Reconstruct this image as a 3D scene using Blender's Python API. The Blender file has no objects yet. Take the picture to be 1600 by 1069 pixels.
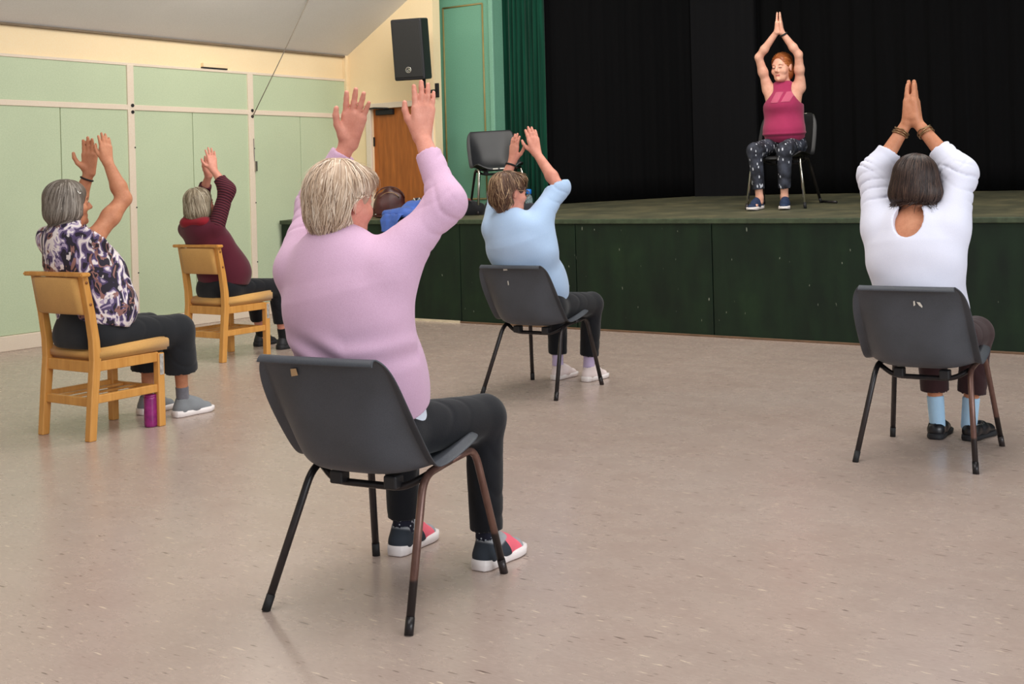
import bpy, bmesh, math, random
import numpy as np
from mathutils import Vector, Matrix
random.seed(7); rng = np.random.default_rng(11)
scene = bpy.context.scene
COL = scene.collection
R = math.radians
V = lambda *a: np.array(a, float)
def unit(v):
    v = np.asarray(v, float); return v / (np.linalg.norm(v) + 1e-12)

# ------------------------------------------------------------------ objects
def link(o, parent=None):
    COL.objects.link(o)
    if parent is not None: o.parent = parent
    return o
def mesh_obj(name, verts, faces, mat=None, parent=None, smooth=True):
    me = bpy.data.meshes.new(name)
    me.from_pydata([tuple(map(float, v)) for v in verts], [], [tuple(map(int, f)) for f in faces])
    if smooth: me.polygons.foreach_set('use_smooth', [True] * len(me.polygons))
    if mat is not None: me.materials.append(mat)
    me.update()
    return link(bpy.data.objects.new(name, me), parent)
def bm_obj(name, bm, mat=None, parent=None, smooth=False, bevel=0.0, seg=2):
    bmesh.ops.recalc_face_normals(bm, faces=bm.faces[:])
    me = bpy.data.meshes.new(name); bm.to_mesh(me); bm.free()
    if smooth: me.polygons.foreach_set('use_smooth', [True] * len(me.polygons))
    if mat is not None: me.materials.append(mat)
    o = link(bpy.data.objects.new(name, me), parent)
    if bevel:
        m = o.modifiers.new('bevel', 'BEVEL'); m.width = bevel; m.segments = seg; m.limit_method = 'ANGLE'
    return o
def empty(name, loc=(0, 0, 0), rz=0.0):
    o = bpy.data.objects.new(name, None); COL.objects.link(o)
    o.empty_display_size = .1; o.location = loc; o.rotation_euler = (0, 0, rz)
    return o
def tag(o, label, cat, group=None):
    o['label'] = label; o['category'] = cat
    if group: o['group'] = group
    return o
def struct(o): o['kind'] = 'structure'; return o
def add_box(bm, c, s, rot=None):
    M = Matrix.Translation(Vector(c))
    if rot is not None: M = M @ rot.to_4x4()
    r = bmesh.ops.create_cube(bm, size=1.0, matrix=M @ Matrix.Diagonal((*s, 1.0)))
    return r['verts']
def box_obj(name, c, s, mat, parent=None, bevel=0.0, rot=None, seg=2):
    bm = bmesh.new(); add_box(bm, c, s, rot)
    return bm_obj(name, bm, mat, parent, bevel=bevel, seg=seg)
def span_obj(name, lo, hi, mat, parent=None, bevel=0.0):
    lo, hi = np.array(lo, float), np.array(hi, float)
    return box_obj(name, (lo + hi) / 2, hi - lo, mat, parent, bevel)
def add_prism(bm, pts, z0, z1):
    a = [bm.verts.new((p[0], p[1], z0)) for p in pts]; b = [bm.verts.new((p[0], p[1], z1)) for p in pts]
    bm.faces.new(a[::-1]); bm.faces.new(b)
    for i in range(len(pts)):
        j = (i + 1) % len(pts); bm.faces.new((a[i], a[j], b[j], b[i]))
def round_path(pts, rad, n=6):
    pts = [np.array(p, float) for p in pts]; out = [pts[0]]
    for i in range(1, len(pts) - 1):
        a, b, c = pts[i - 1], pts[i], pts[i + 1]
        r = min(rad, .45 * np.linalg.norm(a - b), .45 * np.linalg.norm(c - b))
        p, q = b + unit(a - b) * r, b + unit(c - b) * r
        for t in np.linspace(0, 1, n): out.append((1 - t) ** 2 * p + 2 * t * (1 - t) * b + t * t * q)
    out.append(pts[-1]); return out
def add_tube(bm, pts, rad, seg=10, cap=True):
    pts = [np.array(p, float) for p in pts]; rads = rad if hasattr(rad, '__len__') else [rad] * len(pts)
    rings = []; prev = None
    for i, p in enumerate(pts):
        t = unit(pts[min(i + 1, len(pts) - 1)] - pts[max(i - 1, 0)])
        if prev is None:
            prev = unit(np.cross(t, V(0, 0, 1) if abs(t[2]) < .9 else V(1, 0, 0)))
        prev = unit(prev - t * prev.dot(t)); b = np.cross(t, prev)
        rings.append([bm.verts.new(p + rads[i] * (math.cos(a) * prev + math.sin(a) * b)) for a in np.linspace(0, 2 * math.pi, seg, endpoint=False)])
    for a, b in zip(rings, rings[1:]):
        for k in range(seg): bm.faces.new((a[k], a[(k + 1) % seg], b[(k + 1) % seg], b[k]))
    if cap: bm.faces.new(rings[0][::-1]); bm.faces.new(rings[-1])
def tube_obj(name, pts, rad, mat, parent=None, seg=10):
    bm = bmesh.new(); add_tube(bm, pts, rad, seg); return bm_obj(name, bm, mat, parent, smooth=True)
def lathe_obj(name, prof, mat, parent=None, seg=24, loc=(0, 0, 0)):
    bm = bmesh.new(); rings = []
    for r, z in prof:
        rings.append([bm.verts.new((loc[0] + r * math.cos(a), loc[1] + r * math.sin(a), loc[2] + z)) for a in np.linspace(0, 2 * math.pi, seg, endpoint=False)])
    for a, b in zip(rings, rings[1:]):
        for k in range(seg): bm.faces.new((a[k], a[(k + 1) % seg], b[(k + 1) % seg], b[k]))
    bm.faces.new(rings[0][::-1]); bm.faces.new(rings[-1])
    return bm_obj(name, bm, mat, parent, smooth=True)
def copy_tree(o, parent=None):
    c = o.copy(); COL.objects.link(c)
    if parent is not None: c.parent = parent
    for ch in list(o.children): copy_tree(ch, c)
    return c

# ------------------------------------------------------------------ materials
def srgb(r, g, b):
    f = lambda c: (c / 255 / 12.92) if c / 255 <= .04045 else ((c / 255 + .055) / 1.055) ** 2.4
    return (f(r), f(g), f(b), 1.0)
class NT:
    def __init__(s, name):
        s.m = bpy.data.materials.new(name); s.m.use_nodes = True
        s.t = s.m.node_tree; s.b = s.t.nodes['Principled BSDF']
        s.tc = s.t.nodes.new('ShaderNodeTexCoord')
    def n(s, typ, **k):
        x = s.t.nodes.new(typ)
        for a, v in k.items(): setattr(x, a, v)
        return x
    def l(s, a, b): s.t.links.new(a, b)
    def co(s, scale=(1, 1, 1), loc=(0, 0, 0), rot=(0, 0, 0)):
        mp = s.n('ShaderNodeMapping'); mp.inputs['Scale'].default_value = scale
        mp.inputs['Location'].default_value = loc; mp.inputs['Rotation'].default_value = rot
        s.l(s.tc.outputs['Object'], mp.inputs['Vector']); return mp.outputs['Vector']
    def noise(s, vec, scale=1.0, detail=3.0, rough=.5, dist=0.0):
        x = s.n('ShaderNodeTexNoise'); x.inputs['Scale'].default_value = scale; x.inputs['Detail'].default_value = detail
        x.inputs['Roughness'].default_value = rough; x.inputs['Distortion'].default_value = dist
        s.l(vec, x.inputs['Vector']); return x.outputs['Fac']
    def ramp(s, fac, stops, interp='LINEAR'):
        x = s.n('ShaderNodeValToRGB'); cr = x.color_ramp; cr.interpolation = interp
        while len(cr.elements) < len(stops): cr.elements.new(.5)
        for e, (p, c) in zip(cr.elements, stops): e.position = p; e.color = c if len(c) == 4 else (*c, 1)
        s.l(fac, x.inputs['Fac']); return x.outputs['Color']
    def mix(s, fac, a, b, blend='MIX'):
        x = s.n('ShaderNodeMix', data_type='RGBA', blend_type=blend)
        for sock, v in ((x.inputs['Factor'], fac), (x.inputs[6], a), (x.inputs[7], b)):
            if isinstance(v, (float, int)): sock.default_value = v
            elif isinstance(v, tuple): sock.default_value = v
            else: s.l(v, sock)
        return x.outputs[2]
    def math(s, op, a, b=0.0):
        x = s.n('ShaderNodeMath', operation=op)
        for sock, v in ((x.inputs[0], a), (x.inputs[1], b)):
            if isinstance(v, (float, int)): sock.default_value = v
            else: s.l(v, sock)
        return x.outputs[0]
    def sep(s, vec):
        x = s.n('ShaderNodeSeparateXYZ'); s.l(vec, x.inputs[0]); return x.outputs
    def color(s, c):
        if isinstance(c, tuple): s.b.inputs['Base Color'].default_value = c
        else: s.l(c, s.b.inputs['Base Color'])
    def bump(s, h, strength=.2, dist=.01):
        x = s.n('ShaderNodeBump'); x.inputs['Strength'].default_value = strength; x.inputs['Distance'].default_value = dist
        s.l(h, x.inputs['Height']); s.l(x.outputs[0], s.b.inputs['Normal'])
    def set(s, **k):
        for a, v in k.items(): s.b.inputs[a.replace('_', ' ')].default_value = v
        return s
GREY = lambda v: (v, v, v, 1.0)
def plain(name, col, rough=.6, var=.12, scale=8.0, bump=0.0, bscale=60.0, metal=0.0, spec=.5, stretch=(1, 1, 1), sheen=0.0):
    t = NT(name); f = t.noise(t.co(stretch), scale, 4)
    d = tuple(max(0, c * (1 - var)) for c in col[:3]) + (1,); b = tuple(min(1, c * (1 + var)) for c in col[:3]) + (1,)
    t.color(t.ramp(f, [(.3, d), (.7, b)])); t.set(Roughness=rough, Metallic=metal); t.b.inputs['Specular IOR Level'].default_value = spec
    if sheen: t.b.inputs['Sheen Weight'].default_value = sheen
    if bump: t.bump(t.noise(t.co(stretch), bscale, 3), bump, .004)
    return t.m
def fabric(name, col, rough=.9, var=.08, weave=260.0, bump=.25):
    t = NT(name); f = t.noise(t.co(), 6, 4); g = t.noise(t.co((1, 1, 1)), weave, 2)
    d = tuple(c * (1 - var) for c in col[:3]) + (1,); b = tuple(min(1, c * (1 + var)) for c in col[:3]) + (1,)
    c1 = t.ramp(f, [(.3, d), (.7, b)]); t.color(t.mix(.25, c1, t.ramp(g, [(.3, GREY(.35)), (.7, GREY(.65))]), 'OVERLAY'))
    t.set(Roughness=rough); t.b.inputs['Specular IOR Level'].default_value = .25
    t.b.inputs['Sheen Weight'].default_value = .15
    t.bump(g, bump, .002); return t.m

# ------------------------------------------------------------------ implicit surfaces (smooth unions meshed by surface nets)
class Prim:
    def bound(s, pts, r): s.lo = np.min([np.asarray(p) - r for p in pts], 0); s.hi = np.max([np.asarray(p) + r for p in pts], 0)
class Cone(Prim):
    def __init__(s, a, b, ra, rb, flat=None):
        s.a, s.b, s.ra, s.rb = np.array(a, float), np.array(b, float), ra, rb
        s.ab = s.b - s.a; s.l2 = max(s.ab.dot(s.ab), 1e-9); s.flat = None
        if flat is not None:
            n, f = np.array(flat[0], float), flat[1]; n = unit(n - s.ab * n.dot(s.ab) / s.l2); s.flat = (n, f)
        s.bound([s.a, s.b], max(ra, rb))
    def __call__(s, P):
        q = P - s.a; t = np.clip(q @ s.ab / s.l2, 0, 1); q = q - t[:, None] * s.ab
        r = s.ra + (s.rb - s.ra) * t
        if s.flat is None: return np.sqrt((q * q).sum(1)) - r
        n, f = s.flat; c = (q @ n)[:, None]
        q1 = q + n * c * (f - 1); q2 = q + n * c * (f * f - 1)
        l1 = np.sqrt((q1 * q1).sum(1)) + 1e-9
        return (l1 - r) / np.maximum(np.sqrt((q2 * q2).sum(1)) / l1, .5)
class Ell(Prim):
    def __init__(s, c, r, M=None):
        s.c, s.r = np.array(c, float), np.array(r, float); s.M = None if M is None else np.array(M, float)  # columns = axes
        s.bound([s.c], s.r.max())
    def __call__(s, P):
        q = P - s.c
        if s.M is not None: q = q @ s.M
        k0 = np.sqrt(((q / s.r) ** 2).sum(1)); k1 = np.sqrt(((q / s.r ** 2) ** 2).sum(1)) + 1e-9
        return k0 * (k0 - 1) / k1
class Half(Prim):   # keeps the side the normal points away from
    def __init__(s, p, n): s.p, s.n = np.array(p, float), unit(n); s.lo = V(-9, -9, -9); s.hi = -s.lo
    def __call__(s, P): return (P - s.p) @ s.n
class SDF:
    def __init__(s): s.ops = []; s.disp = None
    def add(s, prim, k=.02, off=0.0): s.ops.append(('+', prim, k, off)); return s
    def sub(s, prim, k=.006): s.ops.append(('-', prim, k, 0)); return s
    def cut(s, prim, k=.0): s.ops.append(('&', prim, k, 0)); return s
    def __call__(s, P, lo=None, hi=None):
        d = np.full(len(P), .3)
        for op, pr, k, off in s.ops:
            if lo is not None and op != '&':
                m = 1.7 * k + off + .012
                if np.any(pr.lo - m > hi) or np.any(pr.hi + m < lo): continue
            e = pr(P) - off
            if op == '+':
                h = np.maximum(k - np.abs(d - e), 0) / max(k, 1e-6); d = np.minimum(d, e) - h * h * k * .25
            else:
                if op == '-': e = -e
                h = np.maximum(k - np.abs(d - e), 0) / max(k, 1e-6); d = np.maximum(d, e) + h * h * k * .25
        if s.disp is not None: d = d + s.disp(P)
        return d
    def box(s):
        lo = np.min([p.lo - o for op, p, k, o in s.ops if op == '+'], 0); hi = np.max([p.hi + o for op, p, k, o in s.ops if op == '+'], 0)
        return lo - .02, hi + .02
def surface(sdf, h, n=16):
    lo, hi = sdf.box(); dims = np.ceil((hi - lo) / h).astype(int) + 2; nb = np.ceil(dims / n).astype(int); N = nb * n + 1
    bi = np.stack(np.meshgrid(*[np.arange(b) for b in nb], indexing='ij'), -1).reshape(-1, 3)
    cen = lo + (bi * n + n / 2) * h; bd = sdf(cen); rad = h * n * .87
    bi = bi[np.abs(bd) < rad * 1.9 + .02]
    g = np.stack(np.meshgrid(*[np.arange(n + 1)] * 3, indexing='ij'), -1).reshape(-1, 3)
    ids, pos, quads = [], [], []
    st = np.array([N[1] * N[2], N[2], 1], np.int64)
    cg = g.reshape(n + 1, n + 1, n + 1, 3)[:n, :n, :n].astype(float)
    for b in bi:
        base = b * n; o = lo + base * h
        d = sdf(o + g * h, o, o + n * h).reshape(n + 1, n + 1, n + 1)
        s = d < 0
        if s.all() or not s.any(): continue
        c = {(i, j, k): s[i:i + n, j:j + n, k:k + n] for i in (0, 1) for j in (0, 1) for k in (0, 1)}
        cnt = sum(x.astype(np.int8) for x in c.values()); act = (cnt > 0) & (cnt < 8)
        D = {key: d[key[0]:key[0] + n, key[1]:key[1] + n, key[2]:key[2] + n] for key in c}
        acc = np.zeros((n, n, n, 3)); w = np.zeros((n, n, n))
        for ax in range(3):
            for u in (0, 1):
                for v in (0, 1):
                    k0 = [0, 0, 0]; oth = [a for a in range(3) if a != ax]; k0[oth[0]] = u; k0[oth[1]] = v
                    k1 = list(k0); k1[ax] = 1; a, bb = D[tuple(k0)], D[tuple(k1)]
                    m = c[tuple(k0)] != c[tuple(k1)]
                    if not m.any(): continue
                    t = np.where(m, a / np.where(m, a - bb, 1), 0)
                    for q in range(3): acc[..., q] += np.where(m, (t if q == ax else k0[q]), 0)
                    w += m
        idx = np.nonzero(act)
        loc = cg[idx] + acc[idx] / w[idx][:, None]
        gi = (np.stack(idx, -1) + base).astype(np.int64)
        ids.append(gi @ st); pos.append(o + loc * h)
        for ax in range(3):
            k1 = [0, 0, 0]; k1[ax] = 1; a, bb = c[(0, 0, 0)], c[tuple(k1)]
            e = np.nonzero(a != bb)
            if not len(e[0]): continue
            ge = (np.stack(e, -1) + base).astype(np.int64) @ st; o1, o2 = [st[q] for q in range(3) if q != ax]
            q = np.stack([ge, ge - o1, ge - o1 - o2, ge - o2], -1); flip = a[e] if ax != 1 else ~a[e]
            q[~flip] = q[~flip][:, ::-1]; quads.append(q)
    ids = np.concatenate(ids); pos = np.concatenate(pos); quads = np.concatenate(quads)
    order = np.argsort(ids); ids = ids[order]; pos = pos[order]
    k = np.searchsorted(ids, quads); k = np.minimum(k, len(ids) - 1); ok = (ids[k] == quads).all(1)
    return pos, k[ok]
def smooth_pts(p, q, it=1, f=.5):
    for _ in range(it):
        acc = np.zeros_like(p); w = np.zeros(len(p))
        for i in range(4):
            a, b = q[:, i], q[:, (i + 1) % 4]
            for x, y in ((a, b), (b, a)):
                for c in range(3): acc[:, c] += np.bincount(x, p[y, c], len(p))
                w += np.bincount(x, minlength=len(p))
        p = p + f * (acc / np.maximum(w, 1)[:, None] - p)
    return p
def fast_mesh(name, p, q, mat, parent, attr=None):
    me = bpy.data.meshes.new(name); nv, nf = len(p), len(q); m = q.shape[1]
    me.vertices.add(nv); me.vertices.foreach_set('co', p.astype(np.float32).ravel())
    me.loops.add(nf * m); me.loops.foreach_set('vertex_index', q.astype(np.int32).ravel())
    me.polygons.add(nf); me.polygons.foreach_set('loop_start', np.arange(nf, dtype=np.int32) * m)
    me.update(calc_edges=True); me.validate()
    me.polygons.foreach_set('use_smooth', np.ones(len(me.polygons), bool))
    if attr is not None:
        at = me.attributes.new('tint', 'FLOAT', 'POINT'); at.data.foreach_set('value', attr.astype(np.float32))
    me.materials.append(mat)
    return link(bpy.data.objects.new(name, me), parent)
def sdf_obj(name, sdf, h, mat, parent, it=1):
    p, q = surface(sdf, h); p = smooth_pts(p, q, it, .5)
    return fast_mesh(name, p, q, mat, parent)
def wob(P, f, seed):   # cheap smooth noise, about -1..1
    r = np.random.default_rng(seed); out = 0
    for _ in range(5):
        k = r.normal(size=3); k = k / np.linalg.norm(k) * f * r.uniform(.6, 1.5)
        out = out + np.sin(P @ k + r.uniform(0, 6.28))
    return out / 3.2
# ------------------------------------------------------------------ material set
M = {}
def mk_floor():
    t = NT('vinyl_floor'); c = t.co()
    big = t.noise(c, .55, 4, .55); mid = t.noise(t.co((2.2, 3, 1)), 2.4, 5, .65)
    base = t.ramp(big, [(.3, srgb(168, 151, 141)), (.5, srgb(176, 157, 146)), (.7, srgb(182, 166, 156))])
    base = t.mix(.16, base, t.ramp(mid, [(.35, srgb(154, 134, 128)), (.65, srgb(184, 172, 162))]))
    fine = t.noise(t.co((14, 50, 1)), 2.4, 4, .6)
    base = t.mix(.22, base, t.ramp(fine, [(.3, GREY(.32)), (.7, GREY(.66))]), 'OVERLAY')
    f1 = t.noise(t.co((15, 84, 1)), 1.0, 1.6); f2 = t.noise(t.co((16, 90, 1), (13, 5, 0)), 1.0, 1.6)
    base = t.mix(t.ramp(f1, [(.68, GREY(0)), (.73, GREY(.8))]), base, srgb(92, 74, 66))
    base = t.mix(t.ramp(f2, [(.68, GREY(0)), (.73, GREY(.7))]), base, srgb(226, 208, 184))
    t.color(base); t.l(t.ramp(mid, [(.3, GREY(.25)), (.7, GREY(.29))]), t.b.inputs['Roughness'])
    t.b.inputs['Specular IOR Level'].default_value = .5
    t.bump(fine, .04, .002); return t.m
M['floor'] = mk_floor()
def mk_panel(name, c):
    t = NT(name); f = t.noise(t.co(), 1.2, 5, .6); g = t.noise(t.co(), 90, 3)
    t.color(t.mix(.12, t.ramp(f, [(.3, tuple(x * .93 for x in c[:3]) + (1,)), (.7, c)]), t.ramp(g, [(.3, GREY(.2)), (.7, GREY(.8))]), 'OVERLAY'))
    t.set(Roughness=.6); t.bump(g, .1, .002); return t.m
M['wall_green'] = mk_panel('pale_green_board', srgb(193, 207, 174))
M['cream'] = mk_panel('cream_paint', srgb(248, 224, 182))
M['trim'] = mk_panel('off_white_trim', srgb(232, 216, 196))
M['ceiling'] = mk_panel('ceiling_paint', srgb(218, 214, 210))
M['teal'] = mk_panel('sea_green_paint', srgb(110, 163, 138))
M['teal_light'] = mk_panel('sea_green_edge', srgb(122, 172, 148))
def mk_stage_green():
    t = NT('dark_green_board'); f = t.noise(t.co(), 2.5, 6, .65); v = t.noise(t.co((6, 6, 1.2)), 1.5, 4)
    base = t.ramp(f, [(.3, srgb(13, 26, 19)), (.55, srgb(18, 37, 23)), (.75, srgb(27, 48, 27))])
    base = t.mix(.3, base, t.ramp(v, [(.35, srgb(11, 20, 16)), (.7, srgb(30, 52, 31))]))
    sc = t.noise(t.co((34, 34, 12)), 1.0, 1.0)
    base = t.mix(t.ramp(sc, [(.75, GREY(0)), (.78, GREY(.7))]), base, srgb(150, 156, 140))
    t.color(base); t.set(Roughness=.5); t.b.inputs['Specular IOR Level'].default_value = .3; t.bump(f, .08, .01); return t.m
M['stage'] = mk_stage_green()
def mk_stage_top():
    t = NT('worn_stage_boards'); f = t.noise(t.co(), 3, 6, .65); g = t.noise(t.co((2, 30, 2)), 2, 3)
    base = t.ramp(f, [(.3, srgb(64, 66, 51)), (.5, srgb(86, 85, 64)), (.72, srgb(112, 106, 78))])
    t.color(t.mix(.3, base, t.ramp(g, [(.35, GREY(.3)), (.65, GREY(.7))]), 'OVERLAY')); t.set(Roughness=.6); return t.m
M['stage_top'] = mk_stage_top()
def mk_velvet(name, a, b, sc=.25):
    t = NT(name); f = t.noise(t.co((20, 20, .6)), 2, 3)
    t.color(t.ramp(f, [(.3, a), (.7, b)])); t.set(Roughness=.85); t.b.inputs['Sheen Weight'].default_value = sc
    t.b.inputs['Specular IOR Level'].default_value = .1; return t.m
M['velvet'] = mk_velvet('dark_green_velvet', srgb(4, 42, 31), srgb(9, 68, 50), .22)
M['black_drape'] = mk_velvet('black_drape', (.0016, .0016, .0019, 1), (.0022, .0022, .0026, 1), 0)
M['black_flat'] = mk_velvet('black_flat', (.0055, .0055, .0064, 1), (.007, .007, .008, 1), 0)
def mk_wood(name, a, b, rough=.45, sc=(3, 3, .35), scale=9):
    t = NT(name); f = t.noise(t.co(sc), scale, 5, .6, .6)
    g = t.noise(t.co((sc[0] * 8, sc[1] * 8, sc[2] * 2)), scale, 3)
    base = t.ramp(f, [(.3, a), (.7, b)]); t.color(t.mix(.25, base, t.ramp(g, [(.3, GREY(.3)), (.7, GREY(.65))]), 'OVERLAY'))
    t.set(Roughness=rough); return t.m
M['door'] = mk_wood('brown_door_veneer', srgb(150, 82, 30), srgb(182, 104, 42), .4)
M['beech'] = mk_wood('varnished_beech', srgb(200, 140, 66), srgb(222, 164, 88), .38)
M['upholstery'] = fabric('tan_upholstery', srgb(206, 158, 92), .85, .07, 240)
M['gold'] = plain('gilt_beading', srgb(142, 128, 78), .5)
def mk_plastic():
    t = NT('charcoal_polypropylene'); g = t.noise(t.co(), 420, 2); f = t.noise(t.co(), 5, 5)
    t.color(t.mix(.4, t.ramp(f, [(.3, srgb(62, 66, 72)), (.7, srgb(74, 78, 86))]), t.ramp(g, [(.3, GREY(.3)), (.7, GREY(.65))]), 'OVERLAY'))
    t.set(Roughness=.5); t.bump(g, .25, .002); return t.m
M['poly'] = mk_plastic()
M['poly_black'] = plain('black_polypropylene', srgb(38, 39, 42), .42, bump=.1, bscale=400)
def mk_steel(name, a, b, split=None):
    t = NT(name); f = t.noise(t.co((1, 1, .5)), 14, 5, .6)
    base = t.ramp(f, [(.38, a), (.62, b)])
    if split is not None:
        z = t.sep(t.tc.outputs['Object'])[2]
        base = t.mix(t.ramp(z, [(split - .004, GREY(0)), (split + .004, GREY(1))]), srgb(40, 34, 34), base)
    t.color(base); t.set(Roughness=.32, Metallic=.35); return t.m
M['leg_black'] = mk_steel('black_enamel_tube', srgb(26, 25, 28), srgb(52, 46, 46))
M['leg_rust'] = mk_steel('rust_brown_tube', srgb(84, 58, 52), srgb(116, 86, 76), .14)
M['chrome'] = plain('chromed_tube', srgb(190, 186, 176), .18, .05, metal=1.0)
M['rubber'] = plain('black_rubber', srgb(22, 22, 24), .7)
M['black_plastic'] = plain('matt_black_plastic', srgb(28, 28, 31), .5)
M['white_mark'] = plain('scraped_white_mark', srgb(214, 210, 200), .6)
M['silver'] = plain('silver_metal', srgb(200, 198, 192), .25, .05, metal=.9)
M['bronze'] = plain('dull_bracelet_metal', srgb(150, 120, 86), .3, .1, metal=.8)

# ------------------------------------------------------------------ the hall (room axes: x along the stage front, y towards the stage)
RAKE = .05
def stage_z(y): return .955 + RAKE * (y - 9.0)
floor = struct(span_obj('floor', (-9.5, -5, -.1), (5, 9.02, 0), M['floor']))
XW = -9.3
wall_left = struct(span_obj('wall_left', (XW - .15, -5, 0), (XW - .03, 10.22, 2.74), M['cream']))
posts = [4.26 - 1.465, 4.26, 5.725, 7.19, 8.655, 10.09]
for y0, y1 in zip(posts, posts[1:]):
    a, b = y0 + .03, y1 - .03; m = (a + b) / 2 - (.01 if y0 != 5.725 else .0)
    span_obj('upper_panel', (XW - .031, a, 2.09), (XW - .012, b, 2.452), M['wall_green'], wall_left, .004)
    if y0 > 8.6: m = 9.36
    span_obj('panel', (XW - .031, a, .13), (XW - .012, m - .004, 2.045), M['wall_green'], wall_left, .004)
    span_obj('panel', (XW - .031, m + .003, .13), (XW - .012, b, 2.045), M['wall_green'], wall_left, .004)
for y in posts[1:-1]:
    span_obj('post', (XW - .03, y - .036, .1), (XW + .004, y + .036, 2.46), M['trim'], wall_left, .004)
span_obj('corner_post', (XW - .03, 10.055, .1), (XW + .02, 10.1, 2.735), M['cream'], wall_left, .004)
span_obj('rail', (XW - .03, 2.79, 2.043), (XW + .001, 10.06, 2.092), M['trim'], wall_left, .004)
span_obj('top_rail', (XW - .03, 2.79, 2.45), (XW - .002, 10.06, 2.476), M['trim'], wall_left, .004)
for y in (7.19, 8.655):
    for z in (2.085, 2.025):
        bm = bmesh.new(); add_tube(bm, [(XW + .003, y + .012, z), (XW + .012, y + .012, z)], .016, 12)
        bm_obj('pulley', bm, M['black_plastic'], wall_left, smooth=False)
for y in (7.19, 8.655):
    bm = bmesh.new()
    for z in (.55, 1.15, 1.7): add_tube(bm, [(XW + .003, y + .03, z), (XW + .008, y + .03, z)], .007, 8)
    bm_obj('catch', bm, M['black_plastic'], wall_left)
struct(span_obj('baseboard_left', (XW - .03, -5, 0), (XW + .012, 9.0, .128), M['trim'], None, .006))
# small ventilation flap on the cream band
vent = tag(empty('wall_vent', (XW - .02, 8.2, 2.5)), 'small cream vent flap with dark underside above the green wall panels', 'vent')
span_obj('flap', (-.01, -.155, -.01), (.03, .155, .03), M['cream'], vent, .004)
span_obj('slot', (-.01, -.155, -.022), (.025, .155, -.008), M['black_plastic'], vent)
# pull cord from the high ceiling down to the pulley
c0, c1 = V(XW + .015, 8.66, 2.02), V(-8.56, 8.78, 3.17)
tag(tube_obj('pull_cord', [c0, .5 * (c0 + c1) + V(0, 0, -.012), c1], .0045, plain('grey_cord', srgb(128, 118, 104), .8), None, 6),
    'thin grey cord running from ceiling down to pulley on wall post', 'cord')
bm = bmesh.new()   # little key box hanging below the pulley on the third post
add_box(bm, (XW + .012, 8.69, 1.52), (.02, .03, .1)); add_tube(bm, [(XW + .012, 8.675, 1.57), (XW + .012, 8.67, 1.80)], .004, 6)
tag(bm_obj('cord_cleat', bm, M['silver']), 'small metal cord cleat on the cream wall post behind maroon jumper', 'cleat')
# end wall with the door, sloping ceiling above
bm = bmesh.new()
xa, xd0, xd1, xb = XW - .1, -8.965, -8.16, -8.075
for lo, hi in (((xa, 10.1, 1.012), (xd0, 10.22, 4.2)), ((xd1, 10.1, 1.012), (xb, 10.22, 4.2)), ((xd0, 10.1, 2.13), (xd1, 10.22, 4.2))):
    add_box(bm, (np.array(lo) + np.array(hi)) / 2, np.array(hi) - np.array(lo))
wall_end = struct(bm_obj('wall_front', bm, M['cream']))
door = struct(span_obj('door_1', (xd0, 10.135, 1.014), (xd1, 10.175, 2.13), M['door']))
bm = bmesh.new()
add_box(bm, (xd0 - .03, 10.09, 1.56), (.07, .03, 1.2)); add_box(bm, (xd1 + .03, 10.09, 1.56), (.06, .03, 1.2)); add_box(bm, ((xd0 + xd1) / 2, 10.09, 2.155), (xd1 - xd0 + .13, .03, .06))
bm_obj('door_frame', bm, M['trim'], door, bevel=.004)
closer = empty('door_closer'); closer.parent = door
span_obj('closer_body', (-8.90, 10.09, 2.055), (-8.66, 10.134, 2.115), M['rubber'], closer, .008)
tube_obj('closer_arm', [(-8.7, 10.08, 2.12), (-8.86, 10.03, 2.13), (-8.98, 10.07, 2.13)], .009, M['rubber'], closer, 8)
span_obj('hinge', (xd0 + .0, 10.12, 1.72), (xd0 + .014, 10.14, 1.82), M['rubber'], door)
bm = bmesh.new(); k = .59
add_prism(bm, [(0, 0), (7, 7 * k), (7, 7 * k + .12), (-.2, .0), (-.2, -.03)], -15.2, 0)
ceil = bm_obj('ceiling', bm, M['ceiling']); ceil.matrix_world = Matrix.Translation((XW - .0, 10.11, 2.735)) @ Matrix(((1, 0, 0, 0), (0, 0, 1, 0), (0, 1, 0, 0), (0, 0, 0, 1)))
struct(ceil)
ceil2 = struct(span_obj('ceiling', (XW + 6.9, -5, 6.85), (5, 10.22, 6.97), M['ceiling']))
struct(span_obj('trim_1', (XW - .03, -5, 2.715), (XW + .012, 10.1, 2.733), plain('shadow_gap_trim', srgb(120, 104, 84), .7)))
# proscenium: pilaster, header, stage house
YP = 10.45
pil = tag(empty('proscenium_pilaster', (-7.94, YP, 0)), 'tall sea-green pilaster with gilt beaded panel beside the stage curtain', 'pilaster')
span_obj('pilaster_body', (-.55, 0, 1.028), (.394, .18, 4.3), M['teal'], pil, .01)
span_obj('edge_strip', (-.40, -.025, .95), (-.325, .01, 4.3), M['teal_light'], pil, .006)
span_obj('edge_strip', (.345, -.02, .95), (.398, .01, 4.3), M['teal_light'], pil, .006)
bm = bmesh.new(); x0, x1, z0, z1 = -.265, .262, 1.12, 3.185
for a, b in (((x0, z0), (x0, z1)), ((x1, z0), (x1, z1)), ((x0, z1), (x1, z1)), ((x0, z0), (x1, z0))):
    add_tube(bm, [(a[0], -.003, a[1]), (b[0], -.003, b[1])], .010, 8)
bm_obj('beading', bm, M['gold'], pil, smooth=True)
struct(span_obj('trim_2', (-8.5, YP - .02, 4.25), (4.6, YP + .16, 6.9), M['teal']))
struct(span_obj('wall_stage', (-9.2, 12.405, 1.0), (4.6, 12.5, 5.5), M['black_drape']))
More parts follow.
